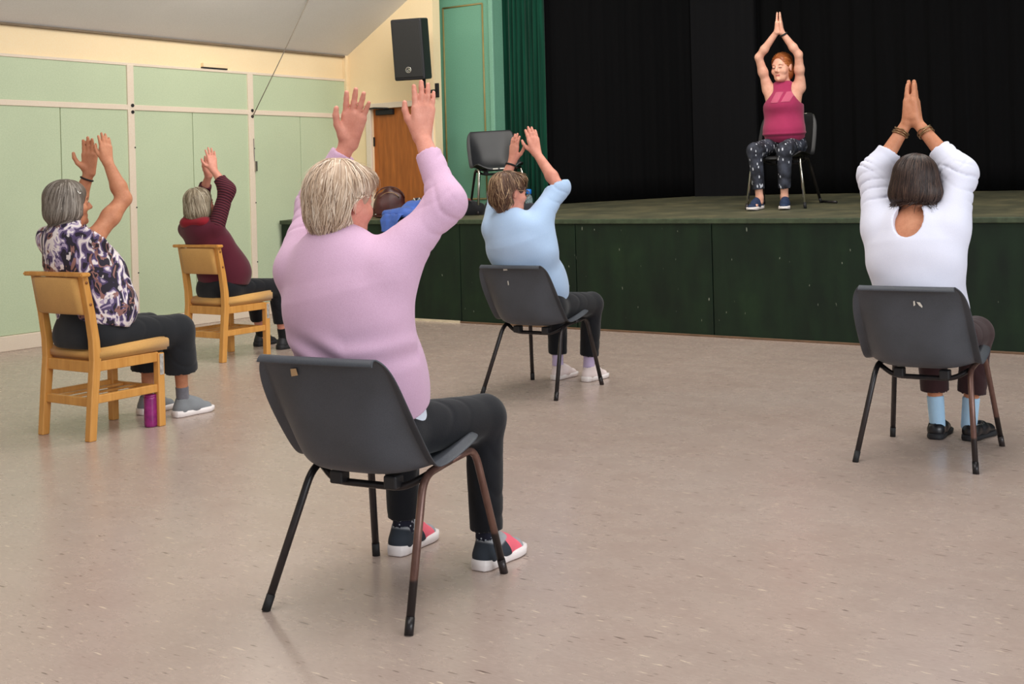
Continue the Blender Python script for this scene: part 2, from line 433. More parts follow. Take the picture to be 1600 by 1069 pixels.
struct(span_obj('wall_stage_left', (-8.7, 10.66, 1.13), (-8.6, 12.4, 5.5), M['black_drape']))
struct(span_obj('wall_stage_right', (4.5, 10.3, 1.13), (4.6, 12.4, 5.5), M['black_drape']))
struct(span_obj('ceiling_stage', (-9.2, 10.66, 5.5), (4.6, 12.5, 5.6), M['black_drape']))
def drape(name, pts, z0, z1, amp, waves, mat, label, cat, n=160, zfun=None, group=None):
    pts = [np.array(p, float) for p in pts]; L = [0]
    for a, b in zip(pts, pts[1:]): L.append(L[-1] + np.linalg.norm(b - a))
    vs, fs = [], []; rows = 14
    for r in range(rows + 1):
        f = r / rows
        for i in range(n + 1):
            s = L[-1] * i / n; k = max(j for j in range(len(pts) - 1) if L[j] <= s + 1e-9)
            d = unit(pts[k + 1] - pts[k]); p = pts[k] + d * (s - L[k]); nr = V(-d[1], d[0])
            w = math.sin(2 * math.pi * waves * i / n + .6 * math.sin(5.1 * i / n * 3)) + .35 * math.sin(2 * math.pi * waves * 2.3 * i / n + 1.7)
            q = p + nr * amp * w * (1 - .35 * f) + d * .35 * amp * math.sin(2 * math.pi * waves * i / n + f)
            zb = z0 if zfun is None else zfun(q[1]) + .01
            vs.append((q[0], q[1], zb + (z1 - zb) * f))
    for r in range(rows):
        for i in range(n):
            a = r * (n + 1) + i; fs.append((a, a + 1, a + n + 2, a + n + 1))
    o = mesh_obj(name, vs, fs, mat)
    m = o.modifiers.new('thickness', 'SOLIDIFY'); m.thickness = .006
    return tag(o, label, cat, group)
drape('stage_curtain', [(-7.62, 10.72), (-7.02, 10.62)], .97, 4.3, .045, 8, M['velvet'], 'dark green velvet stage curtain gathered beside the sea-green pilaster', 'curtain', 260, stage_z)
drape('wing_curtain', [(-7.12, 10.72), (-5.86, 11.66)], .97, 4.6, .006, 9, M['black_drape'], 'black side drape hanging just right of the green velvet curtain', 'curtain', 200, stage_z)
bm = bmesh.new(); add_box(bm, (-5.49, 11.66, 2.85), (.72, .06, 3.55)); bmesh.ops.bevel(bm, geom=bm.edges[:], offset=.006, segments=2, affect='EDGES')
tag(bm_obj('stage_flat', bm, M['black_flat']), 'charcoal-black upright flat standing left of the woman on stage', 'stage flat')
drape('backdrop_curtain', [(-5.22, 11.72), (4.4, 11.72)], .97, 4.6, .010, 40, M['black_drape'], 'wide black backdrop drape hanging behind the seated woman on stage', 'curtain', 700, stage_z)
# the stage
stage = tag(empty('stage', (-3, 9.0, 0)), 'raised hall stage with dark green panelled front and worn raked boards', 'stage')
ys = [-9.27, -6.945, -5.68, -4.385, -2.9, -1.5, .1, 1.7, 3.3, 5.0]
for a, b in zip(ys, ys[1:]):
    span_obj('front_panel', (a + 3 + .004, 0, .012), (b + 3 - .004, .03, .925), M['stage'], stage, .003)
bm = bmesh.new()
add_prism(bm, [(-.015, -.03), (3.4, -.03 + 3.4 * RAKE), (3.4, 3.4 * RAKE), (-.015, 0)], -6.27, 8.0)
deck = bm_obj('stage_floor', bm, M['stage_top'], stage)
deck.matrix_local = Matrix.Translation((0, 0, .955)) @ Matrix(((0, 0, 1, 0), (1, 0, 0, 0), (0, 1, 0, 0), (0, 0, 0, 1)))
span_obj('nosing', (-6.27, -.022, .915), (8, .0, .957), plain('worn_green_nosing', srgb(58, 70, 50), .5, .3, 20), stage, .006)
span_obj('skirting_strip', (-6.27, -.012, 0), (8, .02, .016), plain('brown_edge_strip', srgb(110, 84, 62), .6, .2), stage, .003)
span_obj('repair_strip', (-5.2, -.016, 0.0), (-3.955, -.011, .022), plain('cream_strip', srgb(214, 200, 172), .6, .1), stage)
span_obj('stage_back_wall', (-6.27, .031, .0), (8, .06, .9), M['rubber'], stage)
# ------------------------------------------------------------------ moulded chairs
def poly_shell():
    rows = [  # centre (y,z), edge (x,y,z), flange size
        (.236, .418, .190, .212, .462, 0), (.228, .449, .200, .208, .485, .5), (.17, .446, .208, .168, .487, 1), (.08, .428, .214, .09, .470, 1),
        (-.04, .416, .219, -.015, .450, 1), (-.14, .416, .222, -.075, .443, 1), (-.215, .428, .225, -.112, .448, 1), (-.262, .472, .226, -.15, .49, 1),
        (-.29, .55, .226, -.205, .565, 1), (-.318, .65, .224, -.268, .66, 1), (-.341, .735, .222, -.312, .738, .75), (-.351, .775, .215, -.333, .776, .4),
        (-.356, .793, .203, -.346, .792, .2), (-.366, .799, .198, -.358, .799, .12), (-.382, .794, .200, -.374, .794, .1), (-.386, .778, .204, -.38, .778, .05)]
    US = [-1, -.965, -.9] + list(np.linspace(-.8, .8, 17)) + [.9, .965, 1]; nu = len(US); vs, fs = [], []; W = nu + 6
    for yc, zc, xe, ye, ze, fl in rows:
        C, E = V(yc, zc), V(ye, ze); nr = unit(C - E)
        line = []
        for u in US:
            e = abs(u) ** 3.4; s = abs(u) ** .9
            line.append((math.copysign(xe * (s * (1 - .06 * (1 - e))), u), yc + (ye - yc) * e, zc + (ze - zc) * e))
        def flp(sg, k):
            d = .036 * fl * k
            return (sg * (xe + d * .94 + .001), ye + nr[0] * d * .35, ze + nr[1] * d * .35)
        line = [flp(-1, 1), flp(-1, .55), flp(-1, .12)] + line + [flp(1, .12), flp(1, .55), flp(1, 1)]
        vs += line
    for r in range(len(rows) - 1):
        for i in range(W - 1):
            a = r * W + i; fs.append((a, a + 1, a + W + 1, a + W))
    return vs, fs
SHELL = poly_shell()
def make_poly_chair(mats, feet=((-.258, -.305), (.258, -.305), (.253, .30), (-.253, .30))):
    shell_m, legs_m, low_m = mats
    root = empty('plastic_chair')
    o = mesh_obj('shell', SHELL[0], SHELL[1], shell_m, root)
    m = o.modifiers.new('thickness', 'SOLIDIFY'); m.thickness = .006; m.offset = 0
    m = o.modifiers.new('smooth', 'SUBSURF'); m.levels = 2; m.render_levels = 2
    for s, i, j in ((-1, 0, 3), (1, 1, 2)):
        lm = legs_m[0 if s < 0 else 1]
        rb, fb = V(s * .205, -.115, .412), V(s * .205, .205, .432); mid = V(s * .203, .05, .424)
        tube_obj('leg', round_path([V(*feet[i], 0.001), rb, mid], .06, 8), .0125, lm, root, 12)
        tube_obj('leg', round_path([V(*feet[j], 0.001), fb, mid], .055, 8), .0125, lm, root, 12)
        for f in (feet[i], feet[j]):
            t = rb if f == feet[i] else fb; d = unit(t - V(*f, 0))
            tube_obj('foot_cap', [V(*f, 0), V(*f, 0) + d * .05], .0137, M['rubber'] if s < 0 else low_m, root, 12)
    for y, dz in ((-.075, -.045), (.13, -.012)):
        z = .412 if y < 0 else .428
        tube_obj('crossbar', round_path([V(-.205, y, z), V(-.13, y - .03, z + dz), V(.13, y - .03, z + dz), V(.205, y, z)], .05, 6), .0115, low_m, root, 10)
    for x in (-.1, .1):
        box_obj('fixing_block', (x, -.12, .388), (.045, .05, .042), M['black_plastic'], root, .006)
        box_obj('fixing_block', (x, .1, .419), (.045, .05, .03), M['black_plastic'], root, .006)
    return root
def heading(o, c, h, z=0.0, tilt=0.0):
    o.matrix_world = Matrix.Translation((c[0], c[1], z)) @ Matrix.Rotation(tilt, 4, 'X') @ Matrix.Rotation(R(h - 90), 4, 'Z')
HALL = 'grey plastic chairs on the hall floor'
PINK, BLUE, WHITE, FLORAL, MAROON = ((-2.603, 2.964), 98, 0), ((-4.254, 6.324), 94, 0), ((-1.694, 5.681), 93, 0), ((-5.717, 4.161), 91, 0), ((-7.285, 6.45), 91, 0)
STAGEW = ((-4.231, 10.168), -74.7, stage_z(10.168) + .003)
ch = make_poly_chair((M['poly'], (M['leg_black'], M['leg_rust']), M['leg_black'])); heading(ch, *PINK)
tag(ch, 'charcoal plastic chair with rusty tubular legs under the woman in lilac-pink jumper', 'chair')
c2 = copy_tree(ch); heading(c2, *BLUE); tag(c2, 'charcoal plastic chair under the woman in pale blue top in front of the stage', 'chair')
c3 = copy_tree(ch); heading(c3, *WHITE); tag(c3, 'charcoal plastic chair at the right under the woman in white jumper', 'chair')
for o in c2.children:
    if o.name.startswith('leg'): o.data = o.data.copy(); o.data.materials[0] = M['leg_black']
def shell_patch(name, root, x, z, w, h, mat, shape=None):  # a scuff lying on the outer face of the backrest
    def surf(x, z):
        rows = [(-.262, .472), (-.29, .55), (-.318, .65), (-.341, .735), (-.351, .775)]
        y = np.interp(z, [r[1] for r in rows], [r[0] for r in rows]); ye = np.interp(z, [.49, .565, .66, .735, .772], [-.15, -.205, -.268, -.312, -.333])
        e = (abs(x) / .226) ** 3.6; return y + (ye - y) * e - .0085
    pts = shape or [(-.5, -.5), (.5, -.3), (.4, .5), (-.45, .4)]
    bm = bmesh.new(); bm.faces.new([bm.verts.new((x + a * w, surf(x + a * w, z + b * h), z + b * h)) for a, b in pts])
    return bm_obj(name, bm, mat, root)
tan = plain('tan_scrape', srgb(196, 162, 120), .7)
shell_patch('scrape', ch, -.09, .748, .026, .026, tan)
shell_patch('scrape', c2, -.035, .772, .03, .014, M['white_mark']); shell_patch('scrape', c2, -.03, .690, .008, .03, M['white_mark'])
shell_patch('scrape', c3, .052, .718, .024, .026, M['white_mark'], [(-.5, .5), (.1, .45), (.5, -.2), (.4, -.5), (-.1, -.1)]); shell_patch('scrape', c3, .030, .724, .008, .024, M['white_mark'])
# the two chairs on the stage
c4 = make_poly_chair((M['poly_black'], (M['leg_black'], M['leg_black']), M['leg_black'])); heading(c4, (-7.10, 9.86), -46, stage_z(9.86) + .006, math.atan(RAKE))
tag(c4, 'empty black plastic chair standing on the stage before the sea-green pilaster', 'chair')
for o in c4.children:
    if o.name.startswith('leg') and o.data.vertices[0].co.y > 0: o.data = o.data.copy(); o.data.materials[0] = M['chrome']
for x in (-.015, .055): # two worn labels on the front edge of the seat
    span_obj('sticker', (x - .028, .2385, .425), (x + .022, .2415, .436), M['white_mark'], c4)
c5 = make_poly_chair((plain('stage_black_plastic', srgb(20, 20, 22), .45), (M['leg_black'], M['leg_black']), M['leg_black'])); heading(c5, (-4.25, 10.17), -81, STAGEW[2], math.atan(RAKE))
tag(c5, 'black plastic chair with chromed front legs under the woman in raspberry vest on stage', 'chair')
for o in c5.children:
    if o.name.startswith('leg') and o.data.vertices[0].co.y > 0: o.data = o.data.copy(); o.data.materials[0] = M['chrome']
tube_obj('edge_trim', round_path([V(-.232, -.225, .52), V(-.243, -.33, .72), V(-.215, -.366, .80), V(-.1, -.378, .80)], .05), .006, M['chrome'], c5, 8)
tube_obj('skid', [V(-.258, -.305, .012), V(-.42, -.18, .012)], .011, M['leg_black'], c5, 8)
# ------------------------------------------------------------------ wooden chairs
def make_wood_chair():
    root = empty('wooden_chair'); W = M['beech']
    def post(x):
        bm = bmesh.new(); pr = []
        for y, z, d in ((-.212, 0, .045), (-.190, .25, .047), (-.172, .42, .05), (-.176, .52, .047), (-.196, .66, .043), (-.236, .865, .036)):
            pr.append([bm.verts.new((x + sx * .0215, y + sy * d / 2, z)) for sx, sy in ((-1, -1), (1, -1), (1, 1), (-1, 1))])
        for a, b in zip(pr, pr[1:]):
            for k in range(4): bm.faces.new((a[k], a[(k + 1) % 4], b[(k + 1) % 4], b[k]))
        bm.faces.new(pr[0]); bm.faces.new(pr[-1])
        o = bm_obj('rear_leg', bm, W, root, bevel=.005)
        for z in (.715, .83):
            y = np.interp(z, [.66, .865], [-.196, -.236]); sg = 1 if x > 0 else -1
            tube_obj('screw_cap', [(x + sg * .0205, y, z), (x + sg * .0245, y, z)], .008, M['bronze_cap'], o, 10)
    M.setdefault('bronze_cap', plain('brown_screw_cap', srgb(140, 88, 44), .4))
    for s in (-1, 1):
        post(s * .2)
        span_obj('front_leg', (s * .2 - .0215, .222, 0), (s * .2 + .0215, .266, .405), W, root, .005)
        span_obj('side_rail', (s * .2 - .013, -.16, .358), (s * .2 + .013, .232, .412), W, root, .004)
        span_obj('side_stretcher', (s * .2 - .011, -.175, .190), (s * .2 + .011, .232, .234), W, root, .004)
    span_obj('rear_rail', (-.185, -.19, .352), (.185, -.164, .412), W, root, .004)
    span_obj('rear_stretcher', (-.185, -.205, .175), (.185, -.183, .222), W, root, .004)
    span_obj('front_rail', (-.185, .235, .36), (.185, .258, .405), W, root, .004)
    for x in (-.11, 0, .11): # slats of the book rack
        span_obj('rack_slat', (x - .014, -.183, .205), (x + .014, .25, .218), W, root, .003)
    span_obj('rack_front', (-.185, .235, .19), (.185, .255, .225), W, root, .003)
    bm = bmesh.new(); add_box(bm, (0, .07, .443), (.445, .488, .062)); bmesh.ops.bevel(bm, geom=bm.edges[:], offset=.016, segments=3, affect='EDGES')
    for v in bm.verts:
        if v.co.z > .44: v.co.z += .012 * math.cos(v.co.x / .445 * 3.0) * math.cos((v.co.y - .07) / .49 * 2.6) + .022 * (v.co.y + .17) / .48
        else: v.co.z += .006 * (v.co.y + .17) / .48
    bm_obj('seat_cushion', bm, M['upholstery'], root, smooth=True)
    bm = bmesh.new(); n = 12; rows = ((.66, -.213), (.672, -.217), (.76, -.236), (.845, -.253), (.858, -.255)); pr = []
    for z, y in rows:
        th = .004 if z in (.66, .858) else .016
        f = [bm.verts.new((x, y - th - .012 * (1 - (x / .19) ** 2), z)) for x in np.linspace(-.18, .18, n)]
        b = [bm.verts.new((x, y + th + .012 - .012 * (1 - (x / .19) ** 2), z)) for x in np.linspace(.18, -.18, n)]
        pr.append(f + b)
    for a, b in zip(pr, pr[1:]):
        for k in range(2 * n): bm.faces.new((a[k], a[(k + 1) % (2 * n)], b[(k + 1) % (2 * n)], b[k]))
    bm.faces.new(pr[0][::-1]); bm.faces.new(pr[-1])
    for v in bm.verts: v.co.y -= .004
    bm_obj('backrest', bm, M['upholstery'], root, smooth=True)
    bm = bmesh.new(); add_box(bm, (0, -.25, .873), (.50, .062, .022)); bmesh.ops.bevel(bm, geom=bm.edges[:], offset=.006, segments=2, affect='EDGES')
    bm_obj('top_rail', bm, W, root)
    t = span_obj('label_tag', (.2215, .232, .285), (.2235, .258, .40), M['tagm'], root, .0)
    return root
M['tagm'] = plain('crumpled_silver_tag', srgb(190, 186, 180), .35, .35, 40, metal=.3)
w1 = make_wood_chair(); heading(w1, *FLORAL); tag(w1, 'nearer beech chair with tan padded seat under the woman in floral blouse', 'chair')
w2 = copy_tree(w1); heading(w2, *MAROON); tag(w2, 'farther beech chair with tan padded seat under the woman in maroon jumper', 'chair')
# ------------------------------------------------------------------ people
def mk_skin(name, a, b):
    t = NT(name); f = t.noise(t.co(), 22, 5, .6); g = t.noise(t.co(), 180, 3)
    t.color(t.mix(.15, t.ramp(f, [(.3, a), (.7, b)]), t.ramp(g, [(.3, GREY(.3)), (.7, GREY(.65))]), 'OVERLAY'))
    t.set(Roughness=.5); t.b.inputs['Specular IOR Level'].default_value = .3
    t.b.inputs['Subsurface Weight'].default_value = .12; t.b.inputs['Subsurface Radius'].default_value = (.012, .005, .003); t.b.inputs['Subsurface Scale'].default_value = .6
    t.bump(g, .08, .002); return t.m
SKIN = {'fair': mk_skin('fair_skin', srgb(206, 142, 118), srgb(222, 164, 140)), 'rosy': mk_skin('rosy_skin', srgb(202, 134, 114), srgb(220, 156, 136)),
        'tan': mk_skin('warm_skin', srgb(186, 122, 90), srgb(206, 144, 110)), 'pale': mk_skin('pale_skin', srgb(218, 160, 136), srgb(232, 180, 156))}
M['lip'] = plain('lip', srgb(176, 92, 88), .45); M['eye'] = plain('eyeball', srgb(232, 226, 218), .2); M['iris'] = plain('iris', srgb(60, 60, 62), .2)
def mk_hair(name, dark, mid, light):
    t = NT(name); at = t.n('ShaderNodeAttribute'); at.attribute_name = 'tint'
    f = t.noise(t.co((1, 1, .25)), 60, 3)
    v = t.math('ADD', t.math('MULTIPLY', at.outputs['Fac'], .75), t.math('MULTIPLY', f, .25))
    t.color(t.ramp(v, [(.15, dark), (.5, mid), (.9, light)])); t.set(Roughness=.42); t.b.inputs['Specular IOR Level'].default_value = .35
    return t.m
def hand_prims(w, d, n, s, sc=1.0, spread=.10, curl=.12, thumb=.6, fat=1.12):
    """palm, four jointed fingers and a thumb; w wrist, d finger direction, n palm normal, s +1 right / -1 left"""
    d = unit(d); n = unit(n - d * d.dot(n)); t = s * np.cross(d, n); L = .175 * sc; out = []
    offs = (.029, .0095, -.0095, -.027); lens = (.070, .078, .072, .056); rads = [r * fat for r in (.0086, .0088, .0083, .0072)]
    for o, l, r in zip(offs, lens, rads):
        k = w + d * L * (.54 - 6.0 * o * o * 10) + t * o * sc
        out.append((Cone(w + t * o * sc * .45, k, .0165 * sc * fat, .0115 * sc * fat), .012))
        fd = unit(d + t * o / .03 * spread); q = k; a = 0
        for j, (fr, rr) in enumerate(((.45, 1), (.30, .93), (.25, .84))):
            dd = unit(fd * math.cos(a) + n * math.sin(a)); e = q + dd * l * fr * sc
            out.append((Cone(q, e, r * rr * sc * 1.02, r * rr * sc * .94), .004)); q = e; a += curl
    b = w + d * .022 * sc + t * .020 * sc + n * .008 * sc
    c1 = b + unit(d * .75 + t * thumb + n * .25) * .040 * sc; c2 = c1 + unit(d * .92 + t * thumb * .55 + n * .1) * .030 * sc; c3 = c2 + unit(d + t * thumb * .2) * .022 * sc
    out += [(Cone(w + d * .01, b, .017 * sc, .0165 * sc), .012), (Cone(b, c1, .0165 * sc, .012 * sc), .010), (Cone(c1, c2, .0112 * sc, .0102 * sc), .004), (Cone(c2, c3, .0100 * sc, .0082 * sc), .004)]
    return out
def head_frame(c, yaw, pitch, roll):
    Rm = Matrix.Rotation(R(yaw), 3, 'Z') @ Matrix.Rotation(R(pitch), 3, 'X') @ Matrix.Rotation(R(roll), 3, 'Y')
    A = np.array(Rm); return (lambda x, y, z, sc=1.0: np.asarray(c) + A @ (V(x, y, z) * sc)), A
def head_prims(hp, A, k=1.0):
    E = lambda c, r: Ell(hp(*c, k), np.array(r) * k, A); C = lambda a, b, ra, rb: Cone(hp(*a, k), hp(*b, k), ra * k, rb * k)
    add = [(E((0, -.014, .034), (.074, .093, .083)), .02), (E((0, .028, -.025), (.060, .062, .088)), .03), (C((-.021, .050, -.086), (.021, .050, -.086), .025, .025), .03),
           (C((0, .080, -.095), (0, .078, -.090), .015, .014), .02), (C((-.034, .073, .026), (.034, .073, .026), .0125, .0125), .02),
           (E((-.040, .055, -.028), (.028, .028, .028)), .02), (E((.040, .055, -.028), (.028, .028, .028)), .02),
           (C((0, .086, .014), (0, .108, -.022), .0085, .0115), .010), (C((-.010, .094, -.030), (.010, .094, -.030), .0085, .0085), .008)]
    sub = [(E((s * .031, .100, .006), (.017, .016, .011)), .014) for s in (-1, 1)]
    add2 = [(E((s * .031, .077, .005), (.0150, .0135, .0115)), .006) for s in (-1, 1)]
    for s in (-1, 1):
        add2 += [(E((s * .077, -.010, -.008), (.009, .019, .031)), .008), (E((s * .083, -.014, .008), (.006, .014, .015)), .006)]
    add2 += [(C((-.019, .080, -.0585), (.019, .080, -.0585), .0065, .0065), .005), (C((-.016, .080, -.068), (.016, .080, -.068), .0075, .0075), .005)]
    return add, sub, add2
def limb_folds(a, b, amp, n, seed, w0=0.0, w1=1.0):
    a, b = np.array(a, float), np.array(b, float); ab = b - a; l2 = ab.dot(ab); L = math.sqrt(l2)
    u = unit(np.cross(ab, V(.3, .9, .1))); v = unit(np.cross(ab, u)); r = np.random.default_rng(seed); ph = r.uniform(0, 6, 4)
    def f(P):
        q = P - a; t = q @ ab / l2; q = q - np.clip(t, 0, 1)[:, None] * ab; d = np.sqrt((q * q).sum(1))
        ang = np.arctan2(q @ v, q @ u)
        s = np.sin(math.pi * n * 1.5 * t + 1.5 * np.sin(ang + ph[0]) + .8 * np.sin(2 * ang + ph[1]) + .8 * np.sin(7 * t + ph[2]))
        s = (1.3 * (1 - np.abs(s)) ** 3 - .12) * (.5 + .5 * np.sin(ang + 5 * t + ph[3]))
        win = np.clip((t - w0) / .12, 0, 1) * np.clip((w1 - t) / .12, 0, 1) * np.clip((.13 - d) / .04, 0, 1)
        return amp * s * win
    return f
def disp_sum(fs): return lambda P: sum(f(P) for f in fs)
def torso_prims(st, fwd):
    out = []
    for (a, wa, da), (b, wb, db) in zip(st, st[1:]):
        out.append(Cone(a, b, wa, wb, (fwd, .5 * (wa / da + wb / db))))
    return out
def strands(hair, hp, A, n, length, width, seed, crown=(0, -.05, .12), zmin=-.14, part=None, lift=.004, fwd=0.0, seg=9, down=1.0, face=(.062, -.02), kill=(.05, .03), calm=.35):
    """fine tapering locks that run down over the hair mass"""
    r = np.random.default_rng(seed); hc = hp(0, 0, 0)
    toL = lambda P: (P - hc) @ A
    P = hc + (r.normal(size=(n * 3, 3)) * V(.09, .10, .07) + V(0, -.015, .045)) @ A.T
    def grad(P):
        e = 1e-3; g = np.stack([hair(P + e * V(*(i == k for k in range(3)))) - hair(P - e * V(*(i == k for k in range(3)))) for i in range(3)], -1)
        return g / (np.linalg.norm(g, axis=1)[:, None] + 1e-9)
    for _ in range(7): P = P - grad(P) * np.clip(hair(P), -.05, .05)[:, None]
    l = toL(P); ok = (np.abs(hair(P)) < .003) & ~((l[:, 1] > face[0]) & (l[:, 2] < .045)) & (l[:, 2] > -.05)
    P = P[ok][:n]; n = len(P); cr = V(*crown)
    Ls = length * r.uniform(.6, 1.15, n); lf = lift * r.uniform(.1, 1.3, n); ph = r.normal(size=(n, 3)) * calm
    pts = [P.copy()]
    for k in range(seg - 1):
        l = toL(P); dl = l - cr; dl[:, 2] = 0
        dv = dl / (np.linalg.norm(dl, axis=1)[:, None] + .02) * .8 + V(0, fwd, -down) + ph * V(1, .6, .3)
        g = grad(P); d = dv @ A.T; d = d - g * (d * g).sum(1)[:, None] * .9; d = d / (np.linalg.norm(d, axis=1)[:, None] + 1e-9)
        P = P + d * (Ls / seg)[:, None]
        h = hair(P); tgt = lf * (k + 1) / seg + .0008
        P = P - grad(P) * np.clip(h - tgt, -.02, .006)[:, None]; pts.append(P.copy())
    pts = np.stack(pts, 1)                                   # n, seg, 3
    lp = (pts.reshape(-1, 3) - hc) @ A; lp = lp.reshape(n, seg, 3); keep = ~((lp[..., 1] > kill[0]) & (lp[..., 2] < kill[1])).any(1)
    pts = pts[keep]; n = len(pts)
    tan = np.gradient(pts, axis=1); tan /= np.linalg.norm(tan, axis=2)[..., None] + 1e-9
    nrm = pts - (hc - 0); nrm /= np.linalg.norm(nrm, axis=2)[..., None]; side = np.cross(tan, nrm); side /= np.linalg.norm(side, axis=2)[..., None] + 1e-9
    w = width * r.uniform(.6, 1.4, (n, 1, 1)) * np.linspace(1, .25, seg)[None, :, None] ** .8
    a, b, c = pts - side * w, pts + nrm * w * .7, pts + side * w
    V3 = np.stack([a, b, c], 2).reshape(-1, 3)               # n*seg*3
    idx = np.arange(n * seg * 3).reshape(n, seg, 3); q = []
    for i in range(2): q.append(np.stack([idx[:, :-1, i], idx[:, :-1, i + 1], idx[:, 1:, i + 1], idx[:, 1:, i]], -1).reshape(-1, 4))
    tint = np.repeat(np.clip(r.normal(.5, .24, n), 0, 1), seg * 3)
    return V3, np.concatenate(q), tint
def make_hair(root, sdf, hp, A, mat, h=.006, layers=(), disp=None):
    sdf.disp = disp; p, q = surface(sdf, h); p = smooth_pts(p, q, 1); sdf.disp = None
    ps, qs, ts = [p], [q], [np.full(len(p), .32)]; off = len(p)
    for kw in layers:
        v, f, t = strands(sdf, hp, A, **kw); ps.append(v); qs.append(f + off); ts.append(t); off += len(v)
    return fast_mesh('hair', np.concatenate(ps), np.concatenate(qs), mat, root, np.concatenate(ts))
# ------------------------------------------------------------------ footwear
def mk_shoe_mats():
    t = NT('navy_grey_coral_knit'); y, z, x = [t.sep(t.tc.outputs['Object'])[i] for i in (1, 2, 0)]
    w = t.math('ADD', y, t.math('MULTIPLY', z, .55))
    c = t.ramp(w, [(0, srgb(40, 48, 58)), (.148, srgb(236, 104, 122)), (.215, srgb(150, 152, 156))], 'CONSTANT')
    cm = t.math('ADD', z, t.math('MULTIPLY', t.math('ABSOLUTE', t.math('SUBTRACT', y, .085)), -.35))
    c = t.mix(t.ramp(cm, [(.062, GREY(0)), (.064, GREY(1))]), c, t.mix(t.ramp(y, [(.128, GREY(1)), (.13, GREY(0))]), c, srgb(158, 160, 164)))
    t.color(c); t.set(Roughness=.8); t.bump(t.noise(t.co(), 300, 2), .3, .002); return t.m
M['knit_multi'] = mk_shoe_mats(); M['sole_white'] = plain('white_sole', srgb(236, 228, 226), .5, .05)
M['sole_dark'] = plain('dark_tread', srgb(30, 30, 34), .7)
def make_shoe(root, loc, ang, up_mat, sole_mat, L=.25, kind='trainer', lace=None, tread=True, tilt=0.0, sock=None, ankle=None, sc=1.0, tongue=None):
    o = empty('shoe'); o.parent = root; s = SDF(); f = L / .25
    low = kind == 'slip_on'; zt = .055 if low else .082; zs = .012 if low else .020
    s.add(Cone((0, .040 * f, .040), (0, .052 * f, zt), .036, .034), .02).add(Cone((0, .045 * f, .034), (0, .12 * f, .042), .036, .040), .02)
    s.add(Cone((0, .12 * f, .036), (.004, .200 * f, .026), .042, .036, ((0, 0, 1), 1.25)), .02)
    if not low: s.add(Cone((0, .088 * f, .074), (0, .155 * f, .050), .031, .028), .02)
    s.cut(Half((0, 0, zs), (0, 0, -1)), .003); s.sub(Cone((0, .05 * f, zt - .004), (0, .052 * f, zt + .09), .027, .031), .006)
    if low: s.sub(Cone((0, .075 * f, .068), (0, .115 * f, .075), .028, .024), .006)
    sdf_obj('upper', s, .0045, up_mat, o)
    bm = bmesh.new(); n = 28; R_ = []
    wy = lambda y: np.interp(y, [0, .02, .06, .12, .17, .21, .238, .25], [.022, .034, .037, .036, .044, .043, .03, .008]) * 1.09
    tz = (zs + .010, zs + .004)
    def outline(k):
        ys = .125 + .125 * np.cos(np.linspace(0, math.pi, n)); pts = [(-wy(y) * k + .004 * (y / .25) ** 2, (y - .125) * (.97 + .03 * k) + .125) for y in ys] + [(wy(y) * k + .004 * (y / .25) ** 2, (y - .125) * (.97 + .03 * k) + .125) for y in ys[::-1]][1:-1]
        return pts
    for k, zf in ((.93, lambda y: .001 + .010 * max(0, (y - .19) / .06) ** 1.5), (1.0, lambda y: .005 + .010 * max(0, (y - .19) / .06) ** 1.5), (1.02, lambda y: zs * .8 + .006 * (y > .2)), (.97, lambda y: zs + .008 + .006 * max(0, (.08 - y) / .08))):
        R_.append([bm.verts.new((x, y * f, zf(y))) for x, y in outline(k)])
    for a, b in zip(R_, R_[1:]):
        for i in range(len(a)): bm.faces.new((a[i], a[(i + 1) % len(a)], b[(i + 1) % len(a)], b[i]))
    bm.faces.new(R_[0][::-1]); bm.faces.new(R_[-1]); bm_obj('sole', bm, sole_mat, o, smooth=True)
    if lace:
        for i, y in enumerate((.105, .125, .145)):
            z = .098 - (y - .09) * .56
            tube_obj('lace', [(-.024, y * f - .004, z - .012), (-.01, y * f, z + .004), (.01, y * f, z + .004), (.024, y * f - .004, z - .012)], .0028, lace, o, 6)
    o.matrix_local = Matrix.Translation(Vector(loc)) @ Matrix.Rotation(R(ang), 4, 'Z') @ Matrix.Rotation(R(tilt), 4, 'X') @ Matrix.Scale(sc, 4)
    return o
def bangle(root, c, axis, rad, mat, name='bracelet', thick=.0035, n=1, gap=.009):
    ax = unit(axis); u = unit(np.cross(ax, V(.2, .3, .93))); v = np.cross(ax, u)
    bm = bmesh.new()
    for k in range(n):
        cc = np.asarray(c) + ax * gap * k
        pts = [cc + rad * (math.cos(a) * u + math.sin(a) * v) + ax * .004 * math.sin(a * (k + 1)) for a in np.linspace(0, 2 * math.pi, 25)]
        add_tube(bm, pts, thick, 6, cap=False)
    bmesh.ops.remove_doubles(bm, verts=bm.verts[:], dist=.0004)
    return bm_obj(name, bm, mat, root, smooth=True)
